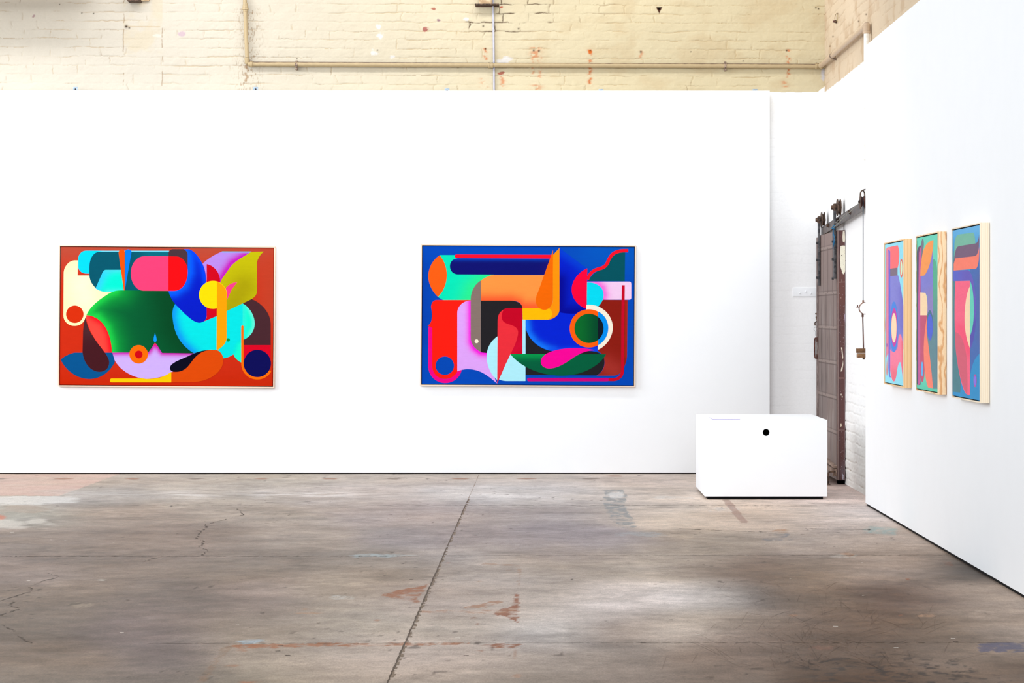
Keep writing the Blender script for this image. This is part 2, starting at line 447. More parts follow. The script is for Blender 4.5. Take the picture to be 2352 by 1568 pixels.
def back_colour(X, Z):
    px, py = px_of(X, np.full_like(X, YB), Z)
    heavy = blob(px, py, 1165, 32, 110, 52, 5, 0.6)
    rel, ln = brick(X, Z, 3, 4.475, -0.004, boost=heavy * sstep(0.38, 0.55, fbm(X * 8, Z * 10, 28, 2)))
    t = sstep(300, 1500, px)[:, None]
    base = nlin((238, 229, 212)) * (1 - t) + nlin((248, 233, 194)) * t
    mott = fbm(X * 1.3, Z * 2.2, 21, 5)
    base = base * (0.93 + 0.14 * mott)[:, None]
    base = lay(base, (236, 214, 172), 0.55 * sstep(0.5, 0.75, fbm(X * 4, Z * 7, 22, 4)) * sstep(900, 1500, px))
    # the bay of rendered infill and the dark spots along its edges
    bay = ((px > 284) & (px < 373)).astype(float)
    base = lay(base, (238, 222, 190), bay * 0.55 * sstep(0.35, 0.6, fbm(X * 6, Z * 8, 23, 4)) * (py < 125))
    ew = 5 * (fbm(px * 0 + 3.0, py / 9, 26, 3) - 0.5); edge = np.exp(-(np.minimum(np.abs(px - 284 + ew), np.abs(px - 373 + ew)) / 1.1) ** 2) * sstep(0.44, 0.6, fbm(X * 3, Z * 22, 24, 3))
    base = lay(base, (160, 124, 82), edge * 0.7)
    ln = np.where(bay > 0, ln * 0.6, ln)
    ln = np.maximum(ln, np.exp(-(np.abs(py - 61 - 0.01 * (px - 300)) / 1.3) ** 2) * ((px > 287) & (px < 368)) * 0.8)
    strong = sstep(0.55, 0.8, fbm(X * 2.4, Z * 5, 25, 3))
    lc = nlin((205, 172, 122)) * (1 - strong[:, None]) + nlin((138, 100, 62)) * strong[:, None]
    lc = lc * (1 - heavy[:, None]) + nlin((84, 56, 40)) * heavy[:, None]
    a = np.clip(ln * (0.62 + 0.45 * heavy), 0, 1)[:, None]
    base = base * (1 - a) + lc * a
    def drip(cx, y0, y1, w, s, amt):
        nonlocal base
        g = np.exp(-((px - cx + 1.6 * np.sin(py * 0.35 + s)) / w) ** 2) * ((py > y0) & (py < y1)) * sstep(0.36, 0.62, fbm(px / 7, py / 5, s, 3))
        base = lay(base, (236, 140, 82), g * amt)
    for cx, y0, y1, w, s, amt in ((1115, 110, 138, 4, 1, .85), (1230, 108, 132, 11, 2, .7), (1240, 125, 178, 4, 3, .65), (1224, 130, 170, 3, 4, .55),
                                  (1355, 112, 200, 4, 5, .95), (1472, 116, 138, 4, 6, .55), (1811, 112, 178, 4, 7, .9), (1154, 176, 200, 5, 8, .75),
                                  (1112, 178, 202, 9, 9, .5), (1232, 194, 206, 12, 10, .6), (1803, 186, 200, 6, 11, .6)):
        drip(cx, y0, y1, w, s, amt)
    base = lay(base, (240, 118, 30), blob(px, py, 1355, 119, 6, 6, 31) * 0.95)
    for cx, cy, rx, ry, c in ((418, 79, 8, 7, (226, 200, 208)), (77, 37, 4, 4, (190, 160, 160)), (976, 67, 7, 5, (196, 120, 110)), (996, 20, 6, 3, (196, 120, 100)),
                              (1008, 47, 4, 4, (176, 140, 150)), (870, 62, 6, 6, (255, 253, 248)), (873, 82, 8, 7, (255, 253, 248)), (1160, 138, 22, 9, (255, 250, 244)),
                              (858, 122, 8, 7, (255, 252, 246)), (902, 130, 6, 4, (255, 252, 246)), (1070, 44, 6, 4, (255, 252, 246)), (1150, 168, 9, 4, (190, 110, 90)),
                              (1153, 16, 5, 3, (214, 110, 84)), (362, 81, 12, 5, (250, 242, 226)), (1889, 170, 5, 13, (244, 242, 248))):
        base = lay(base, c, blob(px, py, cx, cy, rx, ry, int(cx), 0.9) * 0.95)
    tri = ((py > 16) & (py < 31) & (np.abs(px - 1514) < (31 - py) * 0.5)).astype(float)
    base = lay(base, (96, 62, 46), tri); base = lay(base, (24, 14, 10), ((py > 16) & (py < 23) & (np.abs(px - 1514) < (25 - py) * 0.6)).astype(float))
    for cx, cy, r in ((867, 115, 1.6), (1115, 112, 2), (1226, 116, 2.2), (1238, 117, 2.4), (1356, 116, 1.6), (1472, 119, 2.6), (1587, 119, 1.4), (1807, 116, 2), (1707, 140, 1.4),
                              (290, 61, 3.5), (297, 64, 2), (188, 30, 1.5), (215, 31, 1.6), (137, 10, 1.3), (682, 135, 1.5), (1110, 60, 2), (1191, 66, 2), (1874, 18, 2), (1880, 20, 2)):
        base = lay(base, (60, 38, 24), np.exp(-(((px - cx) ** 2 + (py - cy) ** 2) / r ** 2)))
    sp = sstep(0.62, 0.74, fbm(px / 2.2, py / 5, 41, 2)) * np.exp(-((px - 572) / 26) ** 2) * (py > 20)
    base = lay(base, (166, 128, 84), sp * 0.7)
    base = lay(base, (176, 136, 92), np.exp(-((px - 566 - 2 * np.sin(py * .4)) / 3) ** 2) * (py > 148) * 0.75 * sstep(.35, .6, fbm(px / 5, py / 9, 42, 3)))
    # white limewash below the line, edge a little ragged
    white = (Z < PZ + 0.012 * (fbm(X * 14, Z * 0, 51, 3) - 0.6) + 0.05 * np.clip((px - 1878) / 15, 0, 1)).astype(float) * (X > 2.0)
    wc = np.tile(nlin((247, 248, 249)), (len(X), 1)) * (1 - 0.05 * ln)[:, None]
    return base * KCR * (1 - white[:, None]) + wc * 1.06 * white[:, None], rel * (1 - 0.8 * white)

def wall_back():
    Vs, Qs, Cs = [], [], []; base = 0
    def patch(us, zs, fine):
        nonlocal base
        U, Z = np.meshgrid(us, zs, indexing='ij'); U = U.ravel(); Z = Z.ravel()
        c, rel = back_colour(U, Z)
        if not fine: rel = rel * 0
        Vs.append(np.stack([U, YB - rel, Z], -1)); Cs.append(np.clip(c * KB, 0, 1)); Qs.append(grid_idx(len(us), len(zs), base)); base += len(U)
    patch(np.arange(-5.4, 2.7201, 0.0055), np.arange(3.58, 4.7001, 0.005), True)
    patch(np.arange(2.05, 2.7201, 0.0063), np.arange(-0.002, 3.5801, 0.006), True)
    patch(np.linspace(-7.6, 2.0505, 20), np.linspace(0, 3.58, 10), False)
    patch(np.linspace(-7.6, -5.3999, 60), np.linspace(3.58, 4.70, 40), False)
    patch(np.linspace(-7.6, 2.72, 80), np.linspace(4.699, 7.0, 40), False)
    return mesh_np('wall_back', np.concatenate(Vs), np.concatenate(Qs), np.concatenate(Cs), M['brick'])
struct(wall_back(), 'cream painted brick wall above the partition, white near the corner')

def side_colour(Y, Z):
    X = np.full_like(Y, XW); px, py = px_of(X, Y, Z)
    rel, ln = brick(Y, Z, 8, 4.475, 0.0)
    base = np.tile(nlin((240, 219, 190)), (len(Y), 1)) * (0.92 + 0.16 * fbm(Y * 1.5, Z * 2.5, 61, 5))[:, None]
    base = lay(base, (214, 184, 150), 0.6 * sstep(0.5, 0.75, fbm(Y * 5, Z * 6, 62, 3)))
    base = lay(base, (196, 160, 124), ln * 0.45)
    for cx, cy, r in ((1921, 51, 2.6), (1972, 49, 1.6), (1989, 33, 1.6), (1906, 106, 1.4), (1891, 19, 2.6), (1913, 84, 1.4)):
        base = lay(base, (90, 58, 40), np.exp(-(((px - cx) / 1.2) ** 2 + (py - cy) ** 2) / r ** 2))
    white = (Z < PZ - 0.004 + 0.014 * (fbm(Y * 9, Z * 0, 63, 3) - 0.5)).astype(float)
    wc = np.tile(nlin((244, 244, 244)), (len(Y), 1))
    low = sstep(1.0, 0.0, Z) * 0.55
    wc = lay(wc, (240, 238, 230), low)
    wc = lay(wc, (206, 196, 178), ln * (0.06 + 0.75 * sstep(1.2, 0.1, Z)))
    return base * 0.76 * (1 - white[:, None]) + wc * 0.99 * white[:, None], rel * (1 - 0.78 * white * sstep(0.3, 1.5, Z))
def wall_right():
    Vs, Qs, Cs = [], [], []; base = 0
    def patch(ysv, zs, fine):
        nonlocal base
        U, Z = np.meshgrid(ysv, zs, indexing='ij'); U = U.ravel(); Z = Z.ravel()
        c, rel = side_colour(U, Z)
        if not fine: rel = rel * 0
        amp = 1.0 + 1.2 * sstep(1.2, 0.2, Z)
        Vs.append(np.stack([XW - rel * amp * 0.8 * (Z > 0.004), U, Z], -1)); Cs.append(np.clip(c * KB, 0, 1)); Qs.append(grid_idx(len(ysv), len(zs), base, True)); base += len(U)
    patch(np.arange(14.8, 20.4401, 0.018), np.arange(-0.004, 4.8, 0.0065), True)
    patch(np.linspace(4.0, 14.801, 60), np.linspace(0, 4.8, 60), False)
    patch(np.linspace(4.0, 20.44, 60), np.linspace(4.795, 7.0, 40), False)
    return mesh_np('wall_right', np.concatenate(Vs), np.concatenate(Qs), np.concatenate(Cs), M['brick'])
struct(wall_right(), 'painted brick side wall, buff above and white below')

# ---- worn concrete floor
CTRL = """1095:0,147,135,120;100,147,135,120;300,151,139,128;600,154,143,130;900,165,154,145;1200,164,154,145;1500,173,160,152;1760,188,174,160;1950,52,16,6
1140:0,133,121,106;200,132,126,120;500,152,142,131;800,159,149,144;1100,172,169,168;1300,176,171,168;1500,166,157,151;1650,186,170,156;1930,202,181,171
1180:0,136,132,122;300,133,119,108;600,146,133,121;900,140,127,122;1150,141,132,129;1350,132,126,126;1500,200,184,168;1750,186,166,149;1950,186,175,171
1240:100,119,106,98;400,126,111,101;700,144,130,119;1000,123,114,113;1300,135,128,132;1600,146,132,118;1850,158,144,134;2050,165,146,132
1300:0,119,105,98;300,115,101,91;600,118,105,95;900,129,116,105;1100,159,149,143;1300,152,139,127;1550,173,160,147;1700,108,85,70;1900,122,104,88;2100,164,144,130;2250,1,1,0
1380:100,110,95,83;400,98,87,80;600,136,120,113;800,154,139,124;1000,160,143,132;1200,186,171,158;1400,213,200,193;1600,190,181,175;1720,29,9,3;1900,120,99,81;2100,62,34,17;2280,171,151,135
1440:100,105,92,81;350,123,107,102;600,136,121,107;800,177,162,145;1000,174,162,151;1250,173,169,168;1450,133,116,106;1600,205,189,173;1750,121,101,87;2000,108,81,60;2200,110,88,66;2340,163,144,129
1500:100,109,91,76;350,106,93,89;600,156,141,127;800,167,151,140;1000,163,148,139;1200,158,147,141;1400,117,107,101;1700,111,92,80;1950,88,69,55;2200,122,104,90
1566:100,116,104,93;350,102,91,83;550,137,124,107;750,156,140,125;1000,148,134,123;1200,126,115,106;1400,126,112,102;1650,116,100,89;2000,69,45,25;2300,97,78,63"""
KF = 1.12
def floor():
    cp, cc = [], []
    for row in CTRL.split('\n'):
        y, r = row.split(':')
        for it in r.split(';'):
            v = [float(q) for q in it.split(',')]; cp.append((v[0], float(y))); cc.append(v[1:])
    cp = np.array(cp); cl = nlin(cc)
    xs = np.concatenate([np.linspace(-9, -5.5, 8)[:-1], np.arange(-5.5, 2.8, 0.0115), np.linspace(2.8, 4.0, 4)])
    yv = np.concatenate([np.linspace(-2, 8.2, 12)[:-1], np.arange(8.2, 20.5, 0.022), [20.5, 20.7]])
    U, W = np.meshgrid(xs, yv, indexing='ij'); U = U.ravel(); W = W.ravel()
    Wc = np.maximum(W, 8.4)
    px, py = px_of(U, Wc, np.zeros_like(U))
    # slow stains plus painted-in wall reflection: blend the sampled tones across the slab
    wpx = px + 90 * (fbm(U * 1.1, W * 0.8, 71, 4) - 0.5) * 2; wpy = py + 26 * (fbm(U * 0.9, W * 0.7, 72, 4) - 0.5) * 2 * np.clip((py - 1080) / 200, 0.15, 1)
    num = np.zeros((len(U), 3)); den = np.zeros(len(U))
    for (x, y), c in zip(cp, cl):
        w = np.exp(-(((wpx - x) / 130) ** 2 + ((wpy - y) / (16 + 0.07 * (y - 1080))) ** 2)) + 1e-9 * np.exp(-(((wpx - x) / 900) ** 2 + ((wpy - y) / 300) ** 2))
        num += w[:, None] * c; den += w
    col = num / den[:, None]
    # cloudy wear
    for s, a, sd in ((0.45, 0.12, 81), (1.5, 0.20, 82), (5.0, 0.27, 83), (16.0, 0.22, 84), (42.0, 0.14, 85)):
        col = col * (1 + a * (fbm(U * s * 0.6, W * s * 0.8, sd, 4) - 0.5) * 2)[:, None]
    warm = (fbm(U * 1.2, W * 0.9, 86, 4) - 0.5)[:, None]
    col = col * (1 + warm * np.array([0.10, 0.0, -0.16]))
    def B(c, a): 
        nonlocal col; col = col * (1 - a[:, None]) + nlin(c)[None, :] * 0.70 * a[:, None]
    scuff = sstep(0.50, 0.74, fbm(U * 2.2, W * 2.4, 87, 6)) * sstep(0.35, 0.62, fbm(U * 14, W * 12, 187, 3)) * sstep(0.45, 0.6, fbm(U * 0.8, W * 0.7, 88, 3))
    col = col * (1 + 0.20 * scuff)[:, None]
    dk = sstep(0.54, 0.76, fbm(U * 1.9, W * 1.9, 89, 6)) * sstep(0.35, 0.6, fbm(U * 12, W * 11, 189, 3)); col = col * (1 - 0.16 * dk)[:, None]
    blk = sstep(0.55, 0.64, fbm(U * 26, W * 22, 90, 4)) * blob(px, py, 2010, 1548, 250, 40, 91, 0.7); B((44, 34, 28), blk * 0.8)
    # salmon-painted slab at the far left, with its pale border
    e = 6 * (fbm(px / 14, py / 4, 92, 3) - 0.5)
    pink = ((px + e < 272 - (py - 1089) * 2.75) & (py < 1138 + e * 0.4)).astype(float) * (0.55 + 0.5 * sstep(0.3, 0.6, fbm(U * 1.5, W * 3, 93, 4))); B((224, 180, 166), np.clip(pink, 0, 1) * 0.5)
    B((236, 236, 234), blob(px, py, 90, 1148, 110, 13, 94, 0.6) * (py > 1139 + e * 0.3) * 0.45)
    B((158, 142, 126), blob(px, py, 55, 1169, 60, 11, 95, 0.6) * 0.7); B((190, 108, 78), blob(px, py, -4, 1187, 18, 8, 96) * 0.8)
    B((226, 218, 208), blob(px, py, 30, 1202, 80, 12, 97, 0.7) * 0.5); band = np.exp(-((py - 1136 - 3 * (fbm(px / 60, py * 0, 98, 2) - .5)) / 7.0) ** 2) * ((px > 150) & (px < 1330)) * sstep(0.36, 0.66, fbm(px / 60, py / 2.6, 99, 4)) * (0.35 + 0.65 * sstep(0.4, 0.6, fbm(px / 130, py * 0, 100, 2))); B((242, 236, 233), band * 0.55)
    for cx, cy, rx, ry, c, a in ((1180, 1139, 100, 6, (240, 236, 234), .5), (1540, 1142, 60, 4, (222, 216, 210), .6), (870, 1275, 62, 4, (172, 186, 190), .8),
                                 (570, 1474, 42, 6, (176, 188, 196), .9), (2026, 1217, 46, 10, (150, 178, 176), .7), (1655, 1168, 40, 7, (212, 208, 204), .5), (1470, 1226, 52, 6, (170, 178, 184), .5),
                                 (1800, 1230, 20, 5, (96, 108, 122), .6), (1780, 1238, 30, 4, (104, 114, 128), .5), (1940, 1275, 30, 6, (214, 206, 196), .6), (1946, 1272, 14, 5, (180, 124, 76), .7),
                                 (1795, 1219, 24, 4, (178, 128, 84), .7), (2175, 1294, 16, 5, (122, 74, 52), .85), (1825, 1413, 19, 4, (160, 118, 90), .8), (2125, 1413, 19, 4, (182, 142, 110), .8),
                                 (1885, 1488, 26, 5, (128, 92, 74), .85), (2085, 1329, 5, 2, (150, 84, 44), .9), (2095, 1434, 5, 2, (150, 84, 44), .9), (2068, 1413, 6, 2, (168, 96, 54), .8),
                                 (785, 1371, 30, 6, (200, 196, 190), .7), (232, 1332, 12, 2, (216, 210, 200), .7), (185, 1389, 36, 5, (176, 160, 140), .6), (1315, 1330, 4, 1.6, (40, 26, 20), .9),
                                 (1187, 1552, 16, 4, (176, 124, 92), .6), (575, 1566, 22, 3, (170, 104, 64), .7), (430, 1090, 1, 1, (0, 0, 0), 0), (1095, 1433, 7, 2.5, (146, 96, 70), .8), (1115, 1401, 9, 2.5, (170, 116, 84), .7),
                                 (1103, 1494, 7, 2, (160, 112, 86), .6), (1088, 1419, 11, 2, (150, 112, 88), .8), (866, 1424, 9, 2, (170, 116, 84), .7), (1105, 1335, 8, 2, (172, 136, 110), .6), (1170, 1309, 8, 2, (150, 116, 92), .6),
                                 (555, 1493, 12, 3, (170, 110, 76), .7), (632, 1487, 12, 2.5, (170, 108, 72), .8), (535, 1528, 18, 2.5, (166, 112, 78), .6), (700, 1399, 8, 2, (176, 128, 92), .6), (715, 1408, 30, 2, (184, 138, 104), .55),
                                 (1030, 1292, 6, 2, (190, 132, 114), .6), (924, 1294, 4, 2, (70, 58, 50), .8), (132, 1162, 3, 2, (46, 38, 32), .9), (393, 1162, 3, 2, (46, 38, 32), .9), (1997, 1216, 4, 2, (50, 36, 30), .9)):
        B(c, blob(px, py, cx, cy, rx, ry, int(cx + cy), 0.75) * a * (0.35 + 0.65 * sstep(0.32, 0.58, fbm(px / 9, py / 2.6, int(cx + cy) + 7, 3))))
    for i, cx in enumerate((0, 148, 302, 452, 602, 755, 905, 1060, 1212, 1355, 1412)):
        B((148, 98, 70) if i % 3 else (118, 100, 88), blob(px, py, cx, 1099 if cx < 1400 else 1093, 22, 1.8, i + 200, 0.5) * 0.75)
    # rust left by old machines
    def poly(P, c, a, s, soft=3.0):
        ins = np.zeros(len(U), bool); n = len(P)
        X = px + 12 * (fbm(px / 9, py / 4, s, 4) - 0.5); Y = py + 5 * (fbm(px / 12, py / 4, s + 1, 4) - 0.5)
        for i in range(n):
            x0, y0 = P[i]; x1, y1 = P[(i + 1) % n]
            if y0 == y1: continue
            ins ^= ((y0 > Y) != (y1 > Y)) & (X < (x1 - x0) * (Y - y0) / (y1 - y0) + x0)
        B((c[0] * .94, c[1] * .96, c[2] * .93), ins * a * (0.18 + 0.82 * sstep(0.36, 0.6, fbm(px / 14, py / 3.2, s + 2, 4))))
    poly([(872, 1366), (915, 1354), (985, 1341), (972, 1356), (958, 1372), (962, 1385), (925, 1378), (890, 1370)], (172, 108, 76), .9, 301)
    poly([(1183, 1362), (1192, 1360), (1192, 1400), (1190, 1428), (1160, 1416), (1132, 1410), (1150, 1398), (1176, 1390)], (160, 96, 68), .92, 305)
    poly([(1065, 1394), (1140, 1378), (1160, 1382), (1120, 1394), (1075, 1397)], (180, 124, 90), .75, 309)
    poly([(962, 1402), (1030, 1401), (1028, 1407), (962, 1407)], (186, 128, 94), .6, 313); poly([(1030, 1402), (1130, 1400), (1180, 1396), (1190, 1406), (1100, 1409)], (186, 134, 102), .55, 314)
    poly([(530, 1480), (700, 1477), (930, 1476), (1080, 1476), (1080, 1479), (930, 1483), (700, 1485), (545, 1489)], (176, 108, 68), .85, 317)
    poly([(1102, 1481), (1130, 1478), (1200, 1478), (1180, 1487), (1120, 1486)], (156, 92, 60), .9, 321)
    poly([(1180, 1485), (1184, 1485), (1183, 1512), (1180, 1512)], (170, 120, 92), .5, 322); poly([(510, 1488), (540, 1480), (500, 1520), (470, 1568), (450, 1568)], (150, 108, 76), .5, 325)
    poly([(1110, 1292), (1196, 1298), (1194, 1345), (1190, 1345), (1190, 1301), (1110, 1296)], (176, 134, 108), .55, 329)
    # faded tape mark, grey patched trench, blue paint
    tp = ((np.abs(px - (1668 + (py - 1148) * 0.80)) < 9) & (py > 1147) & (py < 1201)).astype(float); B((158, 120, 106), tp * 0.6)
    poly([(1388, 1126), (1432, 1124), (1440, 1140), (1434, 1156), (1440, 1172), (1452, 1190), (1464, 1208), (1440, 1214), (1422, 1210), (1404, 1190), (1394, 1172), (1386, 1160), (1384, 1145), (1390, 1136)], (146, 150, 157), .8, 335)
    B((244, 242, 240), blob(px, py, 1414, 1136, 26, 9, 336, .7) * .5)
    bl = ((px > 2248 + e) & (py > 1475) & (py < 1497 + e * 0.3)).astype(float) * sstep(0.25, 0.5, fbm(px / 20, py / 4, 341, 3)); B((84, 84, 112), bl * 0.8)
    chip = sstep(0.90, 0.94, vnoise(U * 26, W * 14, 351)) * sstep(0.5, 0.7, fbm(U * 2, W * 2, 352, 2)); B((60, 48, 40), chip * 0.6)
    V = np.stack([U, W, np.zeros_like(U)], -1); Q = grid_idx(len(xs), len(yv))
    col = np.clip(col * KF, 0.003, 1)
    # joints, cracks and scratches: fine strips let into the same slab mesh
    SV, SQ, SC = [], [], []; nb = len(V)
    def tone(p): 
        i = int(np.argmin(np.abs(xs - p[0]))); j = int(np.argmin(np.abs(yv - p[1]))); return col[i * len(yv) + j]
    def strip(P, w, c=None, dark=0.5, vary=0.0, z=0.0009, gaps=0.0):
        nonlocal nb
        P = [Vector((p[0], p[1])) for p in P]
        for a, b in zip(P, P[1:]):
            if gaps and random.random() < gaps: continue
            d = (b - a); L = d.length
            if L < 1e-6: continue
            n = Vector((-d.y, d.x)) / L * w * 0.5 * (1 + vary * (random.random() - 0.4) * 2)
            for q in (a + n, a - n, b - n, b + n): SV.append((q.x, q.y, z))
            SC.extend([nlin(c) * KF if c else tone(a) * dark] * 4); SQ.append([nb, nb + 1, nb + 2, nb + 3]); nb += 4
    def wob(p, q, n, j):
        a, b = onfloor(*p), onfloor(*q); d = (b - a).to_2d().normalized()
        nrm = Vector((-d.y, d.x)); out = []
        for i in range(n + 1):
            t = i / n; v = a.to_2d().lerp(b.to_2d(), t) + nrm * random.uniform(-j, j); out.append((v.x, v.y))
        return out
    J = wob((1100, 1090), (888, 1572), 260, 0.0018)
    strip(J[:60], 0.006, (132, 114, 98), gaps=0.45)
    strip(J[60:], 0.0075, (74, 60, 48), vary=0.35, gaps=0.02)
    strip([(x + 0.008, y) for x, y in J[60:]], 0.012, (112, 96, 80), vary=0.9, z=0.0006, gaps=0.4)
    strip(wob((1000, 1160), (1905, 1161), 160, 0.012), 0.022, None, 0.78, 0.6, gaps=0.4)
    strip(wob((200, 1160), (1000, 1160), 120, 0.006), 0.02, None, 0.82, 0.5, gaps=0.55)
    strip(wob((0, 1277), (1018, 1277), 260, 0.012), 0.018, None, 0.76, 0.8, gaps=0.4)
    strip(wob((1018, 1276), (2178, 1274), 240, 0.010), 0.015, None, 0.80, 0.8, gaps=0.3)
    strip(wob((340, 1477), (2352, 1475), 300, 0.006), 0.007, None, 0.82, 0.6, gaps=0.3)
    strip(wob((1560, 1214), (1760, 1222), 40, 0.012), 0.02, None, 0.62, 0.8, gaps=0.3)
    strip(wob((1860, 1214), (2000, 1216), 30, 0.006), 0.03, None, 0.72, 0.5)
    for P in ([(545, 1168), (550, 1172), (560, 1182), (500, 1197), (470, 1205), (476, 1210), (462, 1220), (450, 1239), (470, 1242), (462, 1252), (458, 1257), (477, 1263), (465, 1275)],
              [(112, 1316), (136, 1325), (100, 1334), (68, 1346), (76, 1357), (40, 1367), (8, 1378), (-20, 1384)], [(34, 1382), (20, 1390), (46, 1397), (0, 1413)], [(-10, 1430), (20, 1442), (34, 1450), (48, 1464), (72, 1477)],
              [(330, 1290), (352, 1282), (400, 1278)]):
        for a, b in zip(P, P[1:]):
            strip(wob(a, b, 9, 0.009), 0.008, (72, 60, 50), vary=0.9, gaps=0.35)
    for i in range(420):
        a = (random.gauss(1890, 150), random.uniform(1330, 1540)); ang = random.choice((random.gauss(1.2, 0.25), random.gauss(2.4, 0.5), random.gauss(0.35, 0.2)))
        p = onfloor(*a); L = random.uniform(0.04, 0.2)
        strip([(p.x + L * t * math.cos(ang), p.y + L * 2.2 * t * math.sin(ang) + 0.008 * math.sin(3 * t)) for t in np.linspace(0, 1, 5)], random.uniform(0.0008, 0.0018), None, random.uniform(0.74, 0.93))
    for i in range(60):
        p = onfloor(random.uniform(20, 2250), random.uniform(1180, 1540)); a = random.uniform(0, 3); r = random.uniform(.004, .012)
        strip([(p.x, p.y), (p.x + r * 2, p.y + random.uniform(-r, r))], r, random.choice(((224, 218, 208), (70, 56, 46), (214, 206, 196), (60, 46, 38))))
    V = np.concatenate([V, np.array(SV)]); Q = np.concatenate([Q, np.array(SQ)]); col = np.concatenate([col, np.array(SC)])
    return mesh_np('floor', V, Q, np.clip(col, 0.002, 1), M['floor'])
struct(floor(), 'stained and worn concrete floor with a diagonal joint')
# ================================================================== paintings
KP = 0.76
def wide_painting(cx, cy, w_px, h_px, deg, shapes, ox, oy, label, bg, bgglow):
    s = 530.0 / 2352.0
    yf = YP - 0.050; yc = YP - 0.0445
    ppm = F / yc
    a, b = w_px / ppm / 2, h_px / ppm / 2
    ctr = at(cx, cy, yc); rot = (0, math.radians(deg), 0)
    root = thing('painting', label, 'painting', (ctr.x, yc, ctr.z), rot, 'wide abstract paintings')
    W = WORLD[root.name]
    def loc(x, y, z): return W @ Vector((x, y, z))
    t = 0.0115
    mb = MB()
    for p0, p1 in (((-a - t, -b - t), (a + t, -b)), ((-a - t, b), (a + t, b + t)), ((-a - t, -b), (-a, b)), ((a, -b), (a + t, b))):
        mb.box((p0[0], yf - yc, p0[1]), (p1[0], YP - yc - 0.002, p1[1]), 0.0008)
    mb.bm.transform(W); mb.build('frame', M['pale_frame'], root)
    mb = MB(); mb.box((-a, 0.020, -b), (a, 0.030, b)); mb.bm.transform(W)
    mb.build('backing', M['gap'], root)
    g = 0.006
    mb = MB(); mb.box((-a + g, 0.0042, -b + g), (a - g, 0.0195, b - g)); mb.bm.transform(W)
    stretcher = mb.build('stretcher', M['gap'], root)
    al = math.radians(deg)
    def fn(u, v, L):
        p = at(ox + u * s, oy + v * s, yc); q = W.inverted() @ p
        x = min(max(q.x, -a + g), a - g); z = min(max(q.z, -b + g), b - g)
        return W @ Vector((x, 0.004 - L * 0.00004, z))
    full = [([(40, 40), (2320, 40), (2320, 1530), (40, 1530)], bg, bgglow)]
    paint_mesh('canvas', full + shapes, fn, M['canvas'], root, KP)
    return root

